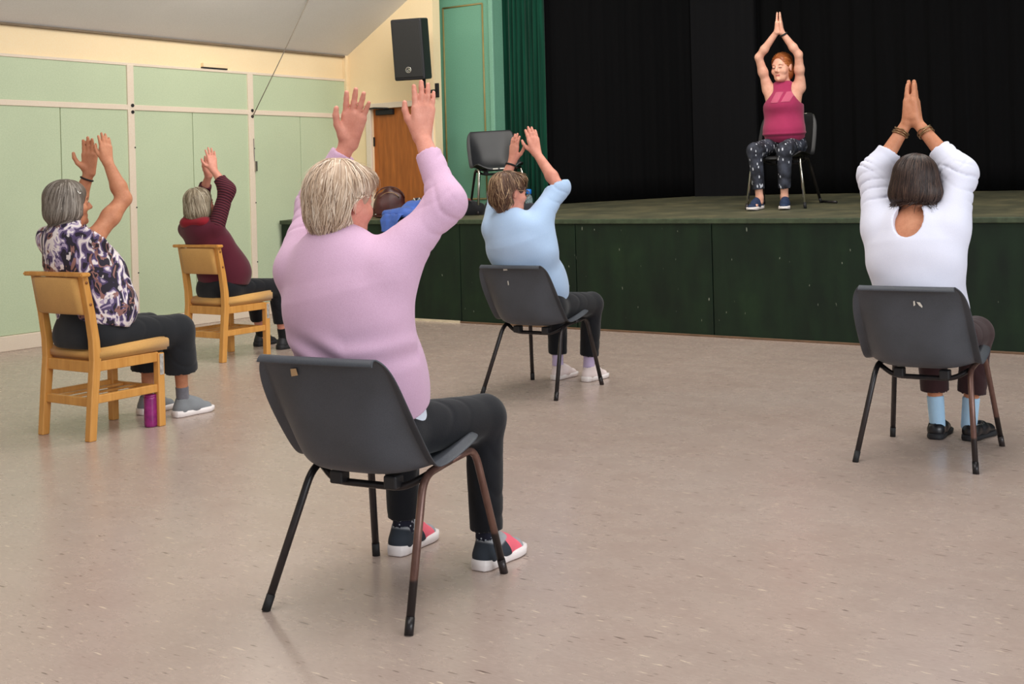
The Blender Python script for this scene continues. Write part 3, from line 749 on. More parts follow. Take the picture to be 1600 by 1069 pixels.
# ------------------------------------------------------------------ one seated figure
class Below(Prim):   # everything under the seat surface and behind its front edge
    def __init__(s, z, y, slope=0.0): s.z, s.y, s.sl = z, y, slope; s.lo = V(-1, -1, -1); s.hi = V(1, 1, 1)
    def __call__(s, P): return np.maximum(P[:, 2] - s.z - s.sl * P[:, 1], P[:, 1] - s.y)
class Figure:
    def __init__(s, place, J, skin, tilt=0.0):
        s.root = empty('person'); heading(s.root, *place, tilt); s.J = J; s.skin = skin
        for k, v in list(J.items()):
            if isinstance(v, (tuple, list)) and len(v) == 3 and not isinstance(v[0], (tuple, list)) and k != 'look': J[k] = V(*v)
        s.hp, s.A = head_frame(J['head'], *J.get('look', (0, 0, 0)))
        s.fwd = unit(J.get('fwd', V(0, 1, 0)))
        s.lat = V(1, 0, 0)
    def body(s, h=.0045, arm=1.0, hand=1.0, k=1.04, hands=None):
        J = s.J; b = SDF(); add, sub, add2 = head_prims(s.hp, s.A, k)
        b.add(Cone(J['neck'] - unit(J['head'] - J['neck']) * .03, s.hp(0, -.022, -.05), .058, .052), .03)
        for p, kk in add: b.add(p, kk)
        for p, kk in sub: b.sub(p, kk)
        for p, kk in add2: b.add(p, kk)
        st = J['torso']
        for p in torso_prims([(V(*c), w * .80, d * .78) for c, w, d in st], s.fwd): b.add(p, .03)
        up = V(*st[-1][0])
        for q in ('L', 'R'):
            sg = 1 if q == 'R' else -1; S, E, W = J['s' + q], J['e' + q], J['w' + q]
            b.add(Cone(J['neck'] + V(sg * .03, 0, -.025), S, .040, .040 * arm), .04)
            if 'lat' in J: b.add(Cone(S + (E - S) * .22, V(*J['lat'][q]), .036, .05), .05)
            b.add(Cone(S, S * .45 + E * .55, .044 * arm, .041 * arm), .03).add(Cone(S * .45 + E * .55, E, .044 * arm, .036 * arm), .03)
            m = E * .68 + W * .32; b.add(Cone(E, m, .036 * arm, .038 * arm), .02).add(Cone(m, W, .038 * arm, .025 * arm ** .5), .02)
            T = J['t' + q]; kw = dict(sc=np.linalg.norm(T - W) / .19 * hand); kw.update((hands or {}).get(q, {}))
            n = J['n' + q]
            for p, kk in hand_prims(W, T - W, n, sg, **kw): b.add(p, kk)
            H, K, An = J['h' + q], J['k' + q], J['a' + q]
            b.add(Cone(H, K, .072, .046), .03).add(Cone(K, An, .046, .031), .02).add(Cone(An, An + V(0, .0, -.03), .031, .032), .02)
            fd = J['f' + q]; b.add(Cone(An + V(0, -.012, -.045), An + fd * .11 + V(0, 0, -.060), .022, .014), .02)
        s.bsdf = b
        return sdf_obj('body', b, h, s.skin, s.root)
    def face(s, k=1.04, brow=None, closed=False):
        for sg in (-1, 1):
            if closed:
                tube_obj('eyelashes', [s.hp(sg * .031 + x, .0905 - 8 * x * x, .0015 - 6 * x * x + .001, k) for x in np.linspace(-.014, .014, 7)], .0018, M['iris'], s.root, 5)
            else:
                e = SDF().add(Ell(s.hp(sg * .031, .0795, .005, k), V(.012, .0125, .0068) * k, s.A)); o = sdf_obj('eye', e, .002, M['eye'], s.root)
                e = SDF().add(Ell(s.hp(sg * .031, .0885, .005, k), V(.0055, .005, .0055) * k, s.A)); sdf_obj('iris', e, .0012, M['iris'], o)
            if brow is not None:
                tube_obj('eyebrow', [s.hp(sg * (.031 + x), .0875 - 9 * (x + .006) ** 2 - .12 * max(x, 0), .026 + .002 - 18 * x * x, k) for x in np.linspace(-.016, .02, 7)], [.0018, .0026, .003, .003, .0028, .002, .001], brow, s.root, 6)
        e = SDF().add(Cone(s.hp(-.017, .083, -.0585, k), s.hp(.017, .083, -.0585, k), .0055, .0055), .003).add(Cone(s.hp(-.014, .0835, -.067, k), s.hp(.014, .0835, -.067, k), .0062, .0062), .003)
        sdf_obj('lips', e, .0022, M['lip'], s.root)
    def top(s, name, mat, h=.006, sleeve=(.062, .055, .050, .040), cuff=(1.0, 1.0), neck=(.075, 0, .06), hem=None, shoulder=.062, extra=(), folds=(), cuts=(), subs=(), k=.06, belly=(), nkz=.03, nk=(.078, .115), lat=None, latr=(.055, .085), wrinkle=.004, open_cuff=True, sleeve_only=False, no_sleeve=False, ease=0.0, it=1):
        J = s.J; t = SDF(); fs = []
        if not sleeve_only:
            for p in torso_prims([(V(*c), w, d) for c, w, d in J['torso']], s.fwd): t.add(p, k)
            for p in belly: t.add(p, .12)
        for i, q in enumerate(('L', 'R')):
            sg = 1 if q == 'R' else -1; S, E, W = J['s' + q], J['e' + q], J['w' + q]
            if not sleeve_only: t.add(Cone(J['neck'] + V(sg * .05, 0, -.045), S, .055, shoulder), .05)
            if no_sleeve: continue
            if lat is not None and not sleeve_only: t.add(Cone(S + (E - S) * lat[0], V(sg * lat[1] + J['torso'][2][0][0], J['torso'][2][0][1] + lat[3], lat[2]), *latr), .07)
            c = cuff[i]
            if c <= 1.0:     # short sleeve ends on the upper arm
                e = S + (E - S) * c; t.add(Cone(S, e, sleeve[0], sleeve[1]), .04); a = unit(E - S)
                t.cut_end = None
                end, ax, rr = e, a, sleeve[1]
            else:            # fraction beyond the elbow along the forearm
                e = E + (W - E) * (c - 1.0); t.add(Cone(S, E, sleeve[0], sleeve[1]), .04); t.add(Cone(E, e, sleeve[2], sleeve[3]), .055); a = unit(W - E)
                end, ax, rr = e, a, sleeve[3]
                fs.append(limb_folds(E, e, wrinkle, 3.2, 10 + i, -.1, .8))
            fs.append(limb_folds(S, E, wrinkle, 3.6, 20 + i, .3, 1.1))
            t.sub(Cone(end + ax * (rr * .25), end + ax * .12, rr * 1.35 + .012, rr * 1.35 + .02), .004)  # flat cut across the cuff
            if open_cuff: t.sub(Cone(end - ax * .03, end + ax * .1, rr * .84, rr * .88), .003)
        for p, kk in extra: t.add(p, kk)
        if neck is not None: t.sub(Cone(J['neck'] + V(0, -.005, nkz), s.hp(0, -.02, -.0), *nk), .006); t.sub(neck if isinstance(neck, Prim) else Cone(J['neck'] + V(0, 0, neck[2] - .06) + s.fwd * neck[1], s.hp(0, 0, -.04), neck[0], neck[0] + .01), .006)
        for c_ in cuts: t.cut(c_, .006)
        for c_ in subs: t.sub(c_, .006)
        if hem is not None: t.cut(Half(hem[0], hem[1]), .008)
        fs += list(folds); t.disp = disp_sum(fs) if fs else None
        s.tsdf = t
        return sdf_obj(name, t, h, mat, s.root, it)
    def trousers(s, mat, thigh=(.098, .072), shin=(.068, .055), end=(1.0, 1.0), pelvis=(.175, .15), hip_drop=0.0, h=.007, folds=(), flare=None, seat=None, name='trousers', waist=.1):
        J = s.J; t = SDF(); P = J['pelvis']; fs = []
        t.add(Cone(P + V(-.07, 0, 0), P + V(.07, 0, 0), pelvis[1] * .8, pelvis[1] * .8, ((0, 0, 1), 1.25)), .04)
        t.add(Cone(P, P + (V(*J['torso'][0][0]) - P) * 0 + V(0, -.01, waist), pelvis[0], pelvis[0] * .9, ((0, 1, 0), 1.3)), .05)
        for i, q in enumerate(('L', 'R')):
            H, K, An = J['h' + q], J['k' + q], J['a' + q]; e = K + (An - K) * end[i]
            t.add(Cone(H, K, *thigh), .04).add(Cone(K, e, *shin), .03)
            ax = unit(An - K); t.sub(Cone(e + ax * shin[1] * .3, e + ax * .13, shin[1] * 1.3 + .012, shin[1] * 1.3 + .02), .004); t.sub(Cone(e - ax * .03, e + ax * .1, shin[1] * .85, shin[1] * .9), .003)
            fs.append(limb_folds(K, e, .004, 3.0, 40 + i, -.05, .95)); fs.append(limb_folds(H, K, .004, 2.6, 50 + i, .35, 1.1))
        if seat is not None: t.sub(Below(*seat), .02)
        t.disp = disp_sum(fs + list(folds))
        return sdf_obj(name, t, h, mat, s.root)
    def socks(s, mat, lo=.0, hi=.07, r=(.036, .038)):
        J = s.J
        for q in ('L', 'R'):
            a = unit(J['k' + q] - J['a' + q]); c = SDF().add(Cone(J['a' + q] + a * (lo - .02), J['a' + q] + a * hi, *r), .01)
            c.cut(Half(J['a' + q] + a * hi, a), .002); sdf_obj('sock', c, .005, mat, s.root)
# ======================================================================== the woman in lilac-pink
navy = fabric('black_jersey', srgb(17, 19, 25), .85, .2, 200)
J = dict(pelvis=(-.02, -.11, .53), neck=(-.055, -.165, 1.075), head=(-.052, -.14, 1.248), look=(-12, -4, 0),
  sL=(-.215, -.145, 1.035), eL=(-.30, .06, 1.24), wL=(-.185, .10, 1.44), tL=(-.125, .09, 1.615), nL=(.45, -.9, .1),
  sR=(.105, -.145, 1.04), eR=(.248, -.005, 1.238), wR=(.125, .06, 1.45), tR=(.138, .07, 1.625), nR=(-.75, .55, .1),
  hL=(-.10, -.10, .525), hR=(.07, -.10, .525), kL=(-.175, .36, .50), kR=(.155, .365, .50), aL=(-.185, .375, .09), aR=(.165, .345, .09), fL=V(0, 1, 0), fR=V(.08, 1, 0),
  torso=[((-.005, -.08, .59), .168, .155), ((-.015, -.125, .74), .190, .148), ((-.03, -.15, .88), .193, .138), ((-.04, -.16, .98), .188, .12), ((-.05, -.165, 1.03), .15, .09)])
f = Figure(PINK, J, SKIN['rosy']); tag(f.root, 'person in lilac-pink jumper seated nearest, back turned, hands raised overhead', 'person')
f.body(.0042, hand=1.1, hands={'L': dict(spread=.16, curl=.08), 'R': dict(spread=.10, curl=.10)}); f.face(brow=plain('grey_brow', srgb(150, 130, 112), .7))
pk = fabric('lilac_pink_knit', srgb(206, 170, 196), .95, .05, 320, .2)
f.top('jumper', pk, .0055, sleeve=(.070, .055, .051, .040), cuff=(2.03, 1.90), shoulder=.078, neck=None, nkz=.0, nk=(.084, .115), lat=(.40, .115, .91, -.0), latr=(.055, .075),
  hem=((0, .0, .61), (0, .30, -1)), belly=[Ell((-.005, -.05, .66), (.15, .15, .14))], wrinkle=.005,
  folds=[limb_folds((-.25, -.2, .78), (.22, -.2, .60), .0, 2, 3), lambda P: .0045 * wob(P * V(1, 1, 2.2), 13, 77) * np.clip((1.0 - P[:, 2]) / .2, 0, 1), lambda P: .007 * np.sin(60 * (P[:, 2] - .35 * np.abs(P[:, 0] - .05)) + 2 * np.sin(P[:, 0] * 9)) * np.exp(-((P[:, 2] - .80) / .045) ** 2) * (P[:, 1] < -.1)])
u = SDF()    # the white blouse tail showing under the jumper
for p in torso_prims([((-.003, -.068, .56), .176, .158), ((-.003, -.10, .72), .170, .140)], f.fwd): u.add(p, .03)
u.cut(Half((0, 0, .565), (0, .25, -1)), .003); u.cut(Half((0, 0, .72), (0, 0, 1)), .003); u.disp = lambda P: .004 * wob(P, 45, 5)
sdf_obj('blouse', u, .006, fabric('pale_blouse', srgb(214, 222, 236), .9, .04), f.root)
f.trousers(navy, thigh=(.096, .076), shin=(.068, .054), end=(1.04, 1.04), pelvis=(.175, .15), seat=(.437, .16))
dots = NT('navy_dotted_sock'); v = dots.n('ShaderNodeTexVoronoi'); v.inputs['Scale'].default_value = 75; dots.l(dots.co(), v.inputs['Vector'])
dots.color(dots.ramp(v.outputs['Distance'], [(.22, srgb(200, 204, 214)), (.26, srgb(24, 26, 44))])); dots.set(Roughness=.9)
f.socks(dots.m, 0, .06, (.037, .038))
for q in 'LR':
    make_shoe(f.root, V(*J['a' + q]) * V(1, 1, 0) + V(0, -.065, .001), -4 if q == 'R' else 2, M['knit_multi'], M['sole_white'], lace=M['silver'], tilt=0, sc=1.08)
hp, A = f.hp, f.A; hs = SDF(); E_ = lambda c, r: Ell(hp(*c), r, A)
hs.add(E_((0, -.014, .045), (.092, .112, .092))).add(E_((0, -.045, -.01), (.088, .08, .10)), .03).add(Cone(hp(0, -.062, -.06), hp(0, -.052, -.125), .056, .034, (A @ V(0, 1, 0), 1.4)), .03)
for sg in (-1, 1): hs.add(E_((sg * .073, -.004, .045), (.022, .045, .04)), .02); hs.sub(E_((sg * .097, .002, -.032), (.045, .046, .056)), .012)
hs.add(E_((0, .075, .075), (.07, .035, .035)), .03)
hs.sub(E_((0, .135, -.035), (.085, .08, .095)), .02)
HB = mk_hair('silver_blonde_hair', srgb(128, 100, 80), srgb(204, 178, 152), srgb(240, 226, 208))
make_hair(f.root, hs, hp, A, HB, .005, [dict(n=1500, length=.15, width=.0016, seed=2, lift=.007, crown=(.0, -.02, .13), seg=10, calm=.16, kill=(.0, .012)), dict(n=220, length=.10, width=.0014, seed=3, lift=.016, crown=(0, -.02, .13), seg=8, kill=(.0, .015))], lambda P: .003 * wob((P - hp(0, 0, 0)) @ A * V(1, 1, .35), 90, 4))

# ======================================================================== the woman in pale blue
J = dict(pelvis=(.03, -.11, .53), neck=(-.035, -.275, 1.07), head=(-.05, -.265, 1.225), look=(-26, -4, -6),
  sL=(-.165, -.255, 1.015), eL=(-.25, -.06, 1.225), wL=(-.175, -.005, 1.43), tL=(-.150, .0, 1.615), nL=(.3, .92, .1),
  sR=(.095, -.245, 1.01), eR=(.178, -.055, 1.255), wR=(.0, -.01, 1.47), tR=(-.052, .0, 1.655), nR=(-.65, .7, 0),
  hL=(-.06, -.09, .525), hR=(.10, -.09, .525), kL=(-.10, .38, .50), kR=(.15, .385, .50), aL=(-.115, .395, .09), aR=(.105, .41, .09), fL=V(.1, 1, 0), fR=V(.1, 1, 0), fwd=(0, .93, .36),
  torso=[((.025, -.07, .59), .168, .15), ((.02, -.13, .73), .182, .142), ((-.005, -.20, .86), .196, .13), ((-.02, -.245, .95), .185, .115), ((-.03, -.26, 1.0), .14, .085)])
f = Figure(BLUE, J, SKIN['rosy']); tag(f.root, 'person in pale blue top and black trousers seated at centre facing the stage', 'person')
f.body(.0046, hands={'L': dict(spread=.06, thumb=.95), 'R': dict(spread=.05, thumb=.8)}); f.face(brow=plain('brown_brow', srgb(96, 70, 50), .7))
f.top('top', fabric('pale_blue_knit', srgb(176, 202, 234), .95, .05, 300, .2), .006, sleeve=(.072, .064, .058, .056), cuff=(1.12, 1.14), shoulder=.074, neck=None, lat=(.42, .14, .88, -.0),
  hem=((.02, .0, .585), (0, .35, -1)), belly=[Ell((.03, -.03, .66), (.135, .14, .13))], folds=[lambda P: .006 * wob(P * V(.8, 1, 2.4), 14, 78) * np.clip((1.0 - P[:, 2]) / .2, 0, 1)])
f.trousers(navy, thigh=(.094, .074), shin=(.068, .060), end=(.94, .94), pelvis=(.175, .15), seat=(.437, .16)); f.socks(fabric('lilac_sock', srgb(206, 190, 226), .9, .06), 0, .075, (.037, .037))
for q in 'LR':
    make_shoe(f.root, V(*J['a' + q]) * V(1, 1, 0) + V(0, -.065, .001), -6, plain('white_pink_leather', srgb(238, 222, 220), .5, .06, 14), M['sole_white'], lace=M['silver'])
hp, A = f.hp, f.A; hs = SDF(); E_ = lambda c, r: Ell(hp(*c), r, A)
hs.add(E_((0, -.014, .045), (.094, .112, .094))).add(E_((0, -.05, -.015), (.09, .078, .085)), .03).add(Cone(hp(0, -.06, -.06), hp(0, -.052, -.095), .06, .045, (A @ V(0, 1, 0), 1.4)), .03)
for sg in (-1, 1): hs.add(E_((sg * .075, -.004, .045), (.02, .045, .04)), .02); hs.sub(E_((sg * .097, .002, -.032), (.045, .046, .056)), .012)
hs.add(E_((0, .07, .085), (.07, .04, .035)), .03); hs.sub(E_((0, .135, -.035), (.085, .08, .095)), .02)
make_hair(f.root, hs, hp, A, mk_hair('highlighted_brown_hair', srgb(58, 36, 26), srgb(98, 68, 50), srgb(206, 172, 134)), .006, [dict(n=900, length=.12, width=.0026, seed=12, lift=.010, seg=8, calm=.25, kill=(.0, .012)), dict(n=140, length=.09, width=.0024, seed=13, lift=.02, seg=7, kill=(.0, .012))], lambda P: .004 * wob((P - hp(0, 0, 0)) @ A * V(1, 1, .4), 70, 4))
gl = empty('glasses'); gl.parent = f.root
for sg in (-1, 1):
    tube_obj('rim', [f.hp(sg * .034 + .024 * math.cos(a), .106, .002 + .019 * math.sin(a)) for a in np.linspace(0, 2 * math.pi, 17)], .002, M['bronze'], gl, 6)
    tube_obj('temple', [f.hp(sg * .058, .104, .008), f.hp(sg * .080, .06, .010), f.hp(sg * .084, -.02, .012)], .002, M['bronze'], gl, 6)
tube_obj('bridge', [f.hp(-.011, .107, .006), f.hp(0, .112, .010), f.hp(.011, .107, .006)], .002, M['bronze'], gl, 6)
bangle(f.root, V(*J['wL']) + (V(*J['eL']) - V(*J['wL'])) * .14, V(*J['wL']) - V(*J['eL']), .033, M['rubber'], 'wristband', .006)

# ======================================================================== the woman in white
J = dict(pelvis=(0, -.12, .53), neck=(-.018, -.12, 1.065), head=(-.012, -.085, 1.24), look=(0, -3, 0),
  sL=(-.175, -.115, 1.035), eL=(-.228, .02, 1.285), wL=(-.0865, .085, 1.527), tL=(-.0775, .1, 1.735), nL=(1, -.05, -.1),
  sR=(.14, -.115, 1.035), eR=(.155, .02, 1.28), wR=(-.0455, .085, 1.525), tR=(-.0555, .1, 1.735), nR=(-1, -.05, -.1),
  hL=(-.08, -.10, .525), hR=(.08, -.10, .525), kL=(-.075, .36, .51), kR=(.135, .38, .515), aL=(-.055, .365, .085), aR=(.088, .395, .085), fL=V(-.1, 1, 0), fR=V(.25, 1, 0),
  torso=[((0, -.06, .60), .175, .15), ((-.005, -.12, .74), .180, .142), ((-.01, -.14, .87), .184, .132), ((-.015, -.14, .97), .18, .115), ((-.018, -.13, 1.02), .14, .085)])
f = Figure(WHITE, J, SKIN['tan']); tag(f.root, 'person in white jumper with dark bobbed hair seated at right, palms pressed together overhead', 'person')
f.body(.0044, hands={'L': dict(spread=-.12, curl=.0, thumb=.12, fat=1.22), 'R': dict(spread=-.12, curl=.0, thumb=.12, fat=1.22)}); f.face(brow=plain('dark_brow', srgb(54, 40, 34), .7))
wk = fabric('white_knit', srgb(222, 224, 240), .95, .04, 300, .2)
f.top('jumper', wk, .0058, sleeve=(.072, .072, .070, .050), cuff=(1.62, 1.62), shoulder=.070, neck=Ell((-.018, -.20, 1.078), (.066, .12, .085)), nk=(.066, .10), lat=(.40, .12, .90, -.0), hem=((0, 0, .56), (0, .2, -1)), belly=[Ell((.0, -.02, .68), (.16, .14, .14))], wrinkle=.010,
  folds=[lambda P: .004 * wob(P * V(1, 1, 2), 14, 79) * np.clip((1.0 - P[:, 2]) / .2, 0, 1)])
brn = fabric('dark_brown_trouser', srgb(52, 30, 32), .9, .15, 200)
f.trousers(brn, thigh=(.094, .078), shin=(.070, .066), end=(.80, .80), pelvis=(.175, .15), seat=(.437, .16))
f.socks(fabric('pale_blue_sock', srgb(176, 212, 240), .9, .05), 0, .12, (.037, .040))
blk = plain('black_leather', srgb(26, 26, 30), .32, .2, 20)
for q, an in (('L', 3), ('R', -14)):
    make_shoe(f.root, V(*J['a' + q]) * V(1, 1, 0) + V(0, -.06, .001), an, blk, M['sole_dark'], kind='slip_on', sc=1.04)
hp, A = f.hp, f.A; hs = SDF(); E_ = lambda c, r: Ell(hp(*c), r, A)
hs.add(E_((0, -.014, .042), (.098, .114, .094))).add(E_((0, -.022, -.045), (.118, .108, .085)), .05); hs.cut(Half(hp(0, 0, -.108), A @ V(0, -.12, -1)), .03)
hs.sub(E_((0, .14, -.04), (.08, .09, .12)), .02)
make_hair(f.root, hs, hp, A, mk_hair('dark_brown_hair', srgb(24, 16, 15), srgb(46, 32, 28), srgb(92, 70, 58)), .0058, [dict(n=1300, length=.165, width=.0022, seed=22, lift=.002, seg=10, crown=(.02, -.02, .14), calm=.08)], lambda P: .0015 * wob((P - hp(0, 0, 0)) @ A * V(1, 1, .3), 70, 4))
for q in 'LR':
    W, E2 = V(*J['w' + q]), V(*J['e' + q]); bangle(f.root, W + (E2 - W) * (.24), W - E2, .036, M['bronze'], 'bracelet', .0032, 3, .010)

# ======================================================================== the woman in the floral blouse
def mk_floral():
    t = NT('floral_print'); c = t.co((1, 1, .8)); a = t.noise(c, 9.5, 2, .5, .9); b = t.noise(t.co((1, 1, .8), (4, 2, 7)), 13, 2, .5, .8); d = t.noise(t.co((1, 1, .7), (9, 1, 3)), 26, 2)
    W, L, P, N, Br = srgb(236, 226, 224), srgb(176, 160, 186), srgb(84, 70, 108), srgb(38, 32, 46), srgb(146, 104, 98)
    c1 = t.ramp(a, [(0, N), (.35, P), (.41, L), (.435, W), (.50, L), (.525, P), (.565, N), (.66, Br)], 'CONSTANT')
    c2 = t.mix(t.ramp(b, [(.585, GREY(0)), (.60, GREY(1))]), c1, t.ramp(b, [(.6, Br), (.66, N)], 'CONSTANT'))
    t.color(t.mix(t.ramp(d, [(.63, GREY(0)), (.66, GREY(.8))]), c2, W)); t.set(Roughness=.8); return t.m
J = dict(pelvis=(.0, -.06, .54), neck=(-.04, -.145, 1.085), head=(-.03, -.14, 1.24), look=(-22, 2, 0),
  sL=(-.20, -.12, 1.055), eL=(-.235, .055, 1.215), wL=(-.15, .085, 1.41), tL=(-.115, .075, 1.625), nL=(.5, -.75, .1),
  sR=(.12, -.095, 1.055), eR=(.142, .085, 1.26), wR=(.065, .045, 1.462), tR=(.035, .045, 1.64), nR=(-.95, .2, 0),
  hL=(-.09, -.08, .525), hR=(.09, -.08, .525), kL=(-.12, .43, .50), kR=(.13, .445, .50), aL=(-.165, .46, .09), aR=(.09, .50, .09), fL=V(-.1, 1, 0), fR=V(0, 1, 0),
  torso=[((0, -.03, .58), .20, .165), ((0, -.035, .72), .205, .155), ((-.02, -.07, .86), .205, .135), ((-.035, -.105, .96), .195, .13), ((-.04, -.13, 1.03), .14, .095)])
f = Figure(FLORAL, J, SKIN['tan']); tag(f.root, 'person in floral blouse with grey bobbed hair seated at far left', 'person')
f.body(.0046, arm=1.12, hands={'L': dict(spread=.05, thumb=1.1), 'R': dict(spread=.05, thumb=.5)}); f.face(brow=plain('dark_grey_brow', srgb(84, 72, 64), .7))
f.top('blouse', mk_floral(), .006, sleeve=(.084, .082, .06, .05), cuff=(.26, .26), shoulder=.078, neck=None, hem=((0, 0, .575), (0, -.22, -1)), belly=[Ell((.02, .04, .67), (.18, .15, .14)), Ell((-.02, .0, .88), (.17, .13, .10))],
  folds=[lambda P: .006 * wob(P * V(1.3, 1.3, .7), 18, 80) * np.clip((.95 - P[:, 2]) / .3, 0, 1)])
blkt = fabric('black_trouser', srgb(30, 32, 36), .9, .15, 200)
f.trousers(blkt, thigh=(.108, .090), shin=(.088, .098), end=(.76, .76), pelvis=(.19, .15), seat=(.474, .28, .04))
f.socks(fabric('grey_ankle_sock', srgb(116, 116, 124), .9, .25, 90), 0, .085, (.036, .037))
gk = fabric('grey_knit_upper', srgb(128, 132, 136), .85, .08, 300)
for q, an in (('L', 6), ('R', 0)):
    make_shoe(f.root, V(*J['a' + q]) * V(1, 1, 0) + V(0, -.065, .001), an, gk, M['sole_white'], lace=M['rubber'], sc=1.12)
hp, A = f.hp, f.A; hs = SDF(); E_ = lambda c, r: Ell(hp(*c), r, A)
hs.add(E_((0, -.018, .042), (.096, .115, .092))).add(E_((0, -.03, -.045), (.104, .105, .078)), .05); hs.cut(Half(hp(0, 0, -.098), A @ V(0, .25, -1)), .025)
hs.sub(E_((0, .135, -.05), (.085, .075, .13)), .02)
GR = mk_hair('grey_hair', srgb(66, 58, 50), srgb(118, 108, 98), srgb(178, 170, 160))
make_hair(f.root, hs, hp, A, GR, .006, [dict(n=1000, length=.17, width=.0026, seed=32, lift=.002, seg=9, crown=(.02, -.0, .14), calm=.08, kill=(.06, .03))], lambda P: .0015 * wob((P - hp(0, 0, 0)) @ A * V(1, 1, .3), 70, 5))
tube_obj('hair_clip', [f.hp(.086, .02, .085), f.hp(.094, .028, .062), f.hp(.099, .032, .055), f.hp(.099, .045, .055)], .003, M['silver'], f.root, 6)
bangle(f.root, V(*J['wL']) + (V(*J['eL']) - V(*J['wL'])) * .18, V(*J['wL']) - V(*J['eL']), .034, M['rubber'], 'bracelet', .005)

# ======================================================================== the woman in maroon
J = dict(pelvis=(.0, -.04, .54), neck=(-.035, -.21, 1.035), head=(-.03, -.19, 1.185), look=(-8, 4, 0),
  sL=(-.185, -.19, 1.0), eL=(-.20, -.02, 1.235), wL=(-.075, -.055, 1.40), tL=(-.055, -.065, 1.59), nL=(.9, -.3, 0),
  sR=(.115, -.165, 1.01), eR=(.165, -.09, 1.29), wR=(.065, -.13, 1.445), tR=(.03, -.13, 1.635), nR=(-.9, .25, 0),
  hL=(-.08, -.07, .525), hR=(.08, -.07, .525), kL=(-.13, .42, .50), kR=(.12, .44, .505), aL=(-.23, .60, .085), aR=(.085, .54, .085), fL=V(-.1, 1, 0), fR=V(0, 1, 0), fwd=(0, .96, .28),
  torso=[((0, -.02, .58), .185, .15), ((0, -.03, .70), .19, .145), ((-.015, -.08, .84), .185, .125), ((-.03, -.14, .93), .175, .115), ((-.035, -.19, .985), .13, .09)])
f = Figure(MAROON, J, SKIN['rosy']); tag(f.root, 'person in maroon jumper with striped sleeves seated before the green wall panels', 'person')
f.body(.0048, hands={'L': dict(spread=.05), 'R': dict(spread=.12, thumb=1.1)}); f.face(brow=plain('grey_brow_soft', srgb(120, 104, 92), .7))
mr = fabric('maroon_jersey', srgb(84, 26, 42), .9, .1)
f.top('jumper', mr, .0065, no_sleeve=True, shoulder=.066, neck=None, hem=((0, 0, .565), (0, -.1, -1)), belly=[Ell((.02, .05, .66), (.165, .14, .14))],
  folds=[lambda P: .005 * wob(P * V(1, 1, 2), 16, 81) * np.clip((1.0 - P[:, 2]) / .2, 0, 1)])
st = NT('striped_maroon_rib'); zz = st.sep(st.tc.outputs['Object']); wv = st.math('SINE', st.math('MULTIPLY', st.math('ADD', zz[2], st.math('MULTIPLY', zz[1], .55)), 300))
st.color(st.ramp(wv, [(.0, srgb(60, 14, 30)), (.6, srgb(98, 32, 46))])); st.set(Roughness=.9); st.bump(wv, .6, .004)
f.top('sleeves', st.m, .006, sleeve=(.064, .056, .054, .046), cuff=(1.84, 1.84), sleeve_only=True, neck=None, wrinkle=.003)
cl = SDF(); nk = V(*J['neck'])
cl.add(Cone(nk + V(-.05, -.035, .012), nk + V(.06, -.01, .016), .080, .078, ((0, 0, 1), 1.6)), .03).sub(Cone(nk + V(0, .01, 0), f.hp(0, 0, -.02), .064, .075), .01); cl.disp = lambda P: .006 * wob(P, 40, 9)
sdf_obj('collar', cl, .006, fabric('dark_red_collar', srgb(128, 20, 34), .9, .15), f.root)
f.trousers(navy, thigh=(.094, .072), shin=(.066, .058), end=(.76, .80), pelvis=(.175, .14), seat=(.474, .28, .04)); f.socks(fabric('black_sock', srgb(18, 18, 20), .9), 0, .09, (.037, .038))
for q, an in (('L', 8), ('R', 0)):
    make_shoe(f.root, V(*J['a' + q]) * V(1, 1, 0) + V(0, -.06, .001), an, plain('dark_trainer', srgb(34, 34, 38), .6, .2), M['sole_dark'], sc=1.05)
hp, A = f.hp, f.A; hs = SDF(); E_ = lambda c, r: Ell(hp(*c), r, A)
hs.add(E_((0, -.016, .042), (.094, .112, .092))).add(E_((0, -.028, -.055), (.098, .10, .09)), .05); hs.cut(Half(hp(0, 0, -.125), A @ V(0, .1, -1)), .02)
hs.sub(E_((0, .14, -.05), (.085, .08, .13)), .02)
make_hair(f.root, hs, hp, A, mk_hair('ash_blonde_hair', srgb(84, 72, 56), srgb(142, 128, 106), srgb(200, 190, 168)), .0065, [dict(n=700, length=.19, width=.0034, seed=42, lift=.003, seg=9, calm=.1)], lambda P: .002 * wob((P - hp(0, 0, 0)) @ A * V(1, 1, .3), 70, 6))

# ======================================================================== the woman on the stage
J = dict(pelvis=(-.005, -.10, .53), neck=(-.01, -.13, 1.06), head=(-.006, -.10, 1.215), look=(-20, -3, 2),
  sL=(-.155, -.13, 1.03), eL=(-.165, -.02, 1.315), wL=(-.038, .05, 1.515), tL=(-.031, .07, 1.70), nL=(1, 0, .1),
  sR=(.125, -.13, 1.03), eR=(.178, -.02, 1.315), wR=(.004, .05, 1.52), tR=(-.011, .07, 1.70), nR=(-1, 0, -.2),
  hL=(-.09, -.09, .525), hR=(.09, -.09, .525), kL=(-.050, .31, .50), kR=(.20, .31, .505), aL=(-.025, .27, .10), aR=(.185, .27, .10), fL=V(-.02, 1, 0), fR=V(.15, 1, 0),
  lat=dict(L=(-.105, -.12, .90), R=(.095, -.12, .90)), torso=[((-.01, -.08, .60), .16, .125), ((-.005, -.09, .72), .150, .115), ((-.005, -.11, .84), .150, .115), ((-.008, -.125, .95), .142, .11), ((-.01, -.13, 1.0), .10, .085)])
f = Figure(STAGEW, J, SKIN['pale'], math.atan(RAKE)); tag(f.root, 'person in raspberry vest and patterned leggings seated on the stage facing the group', 'person')
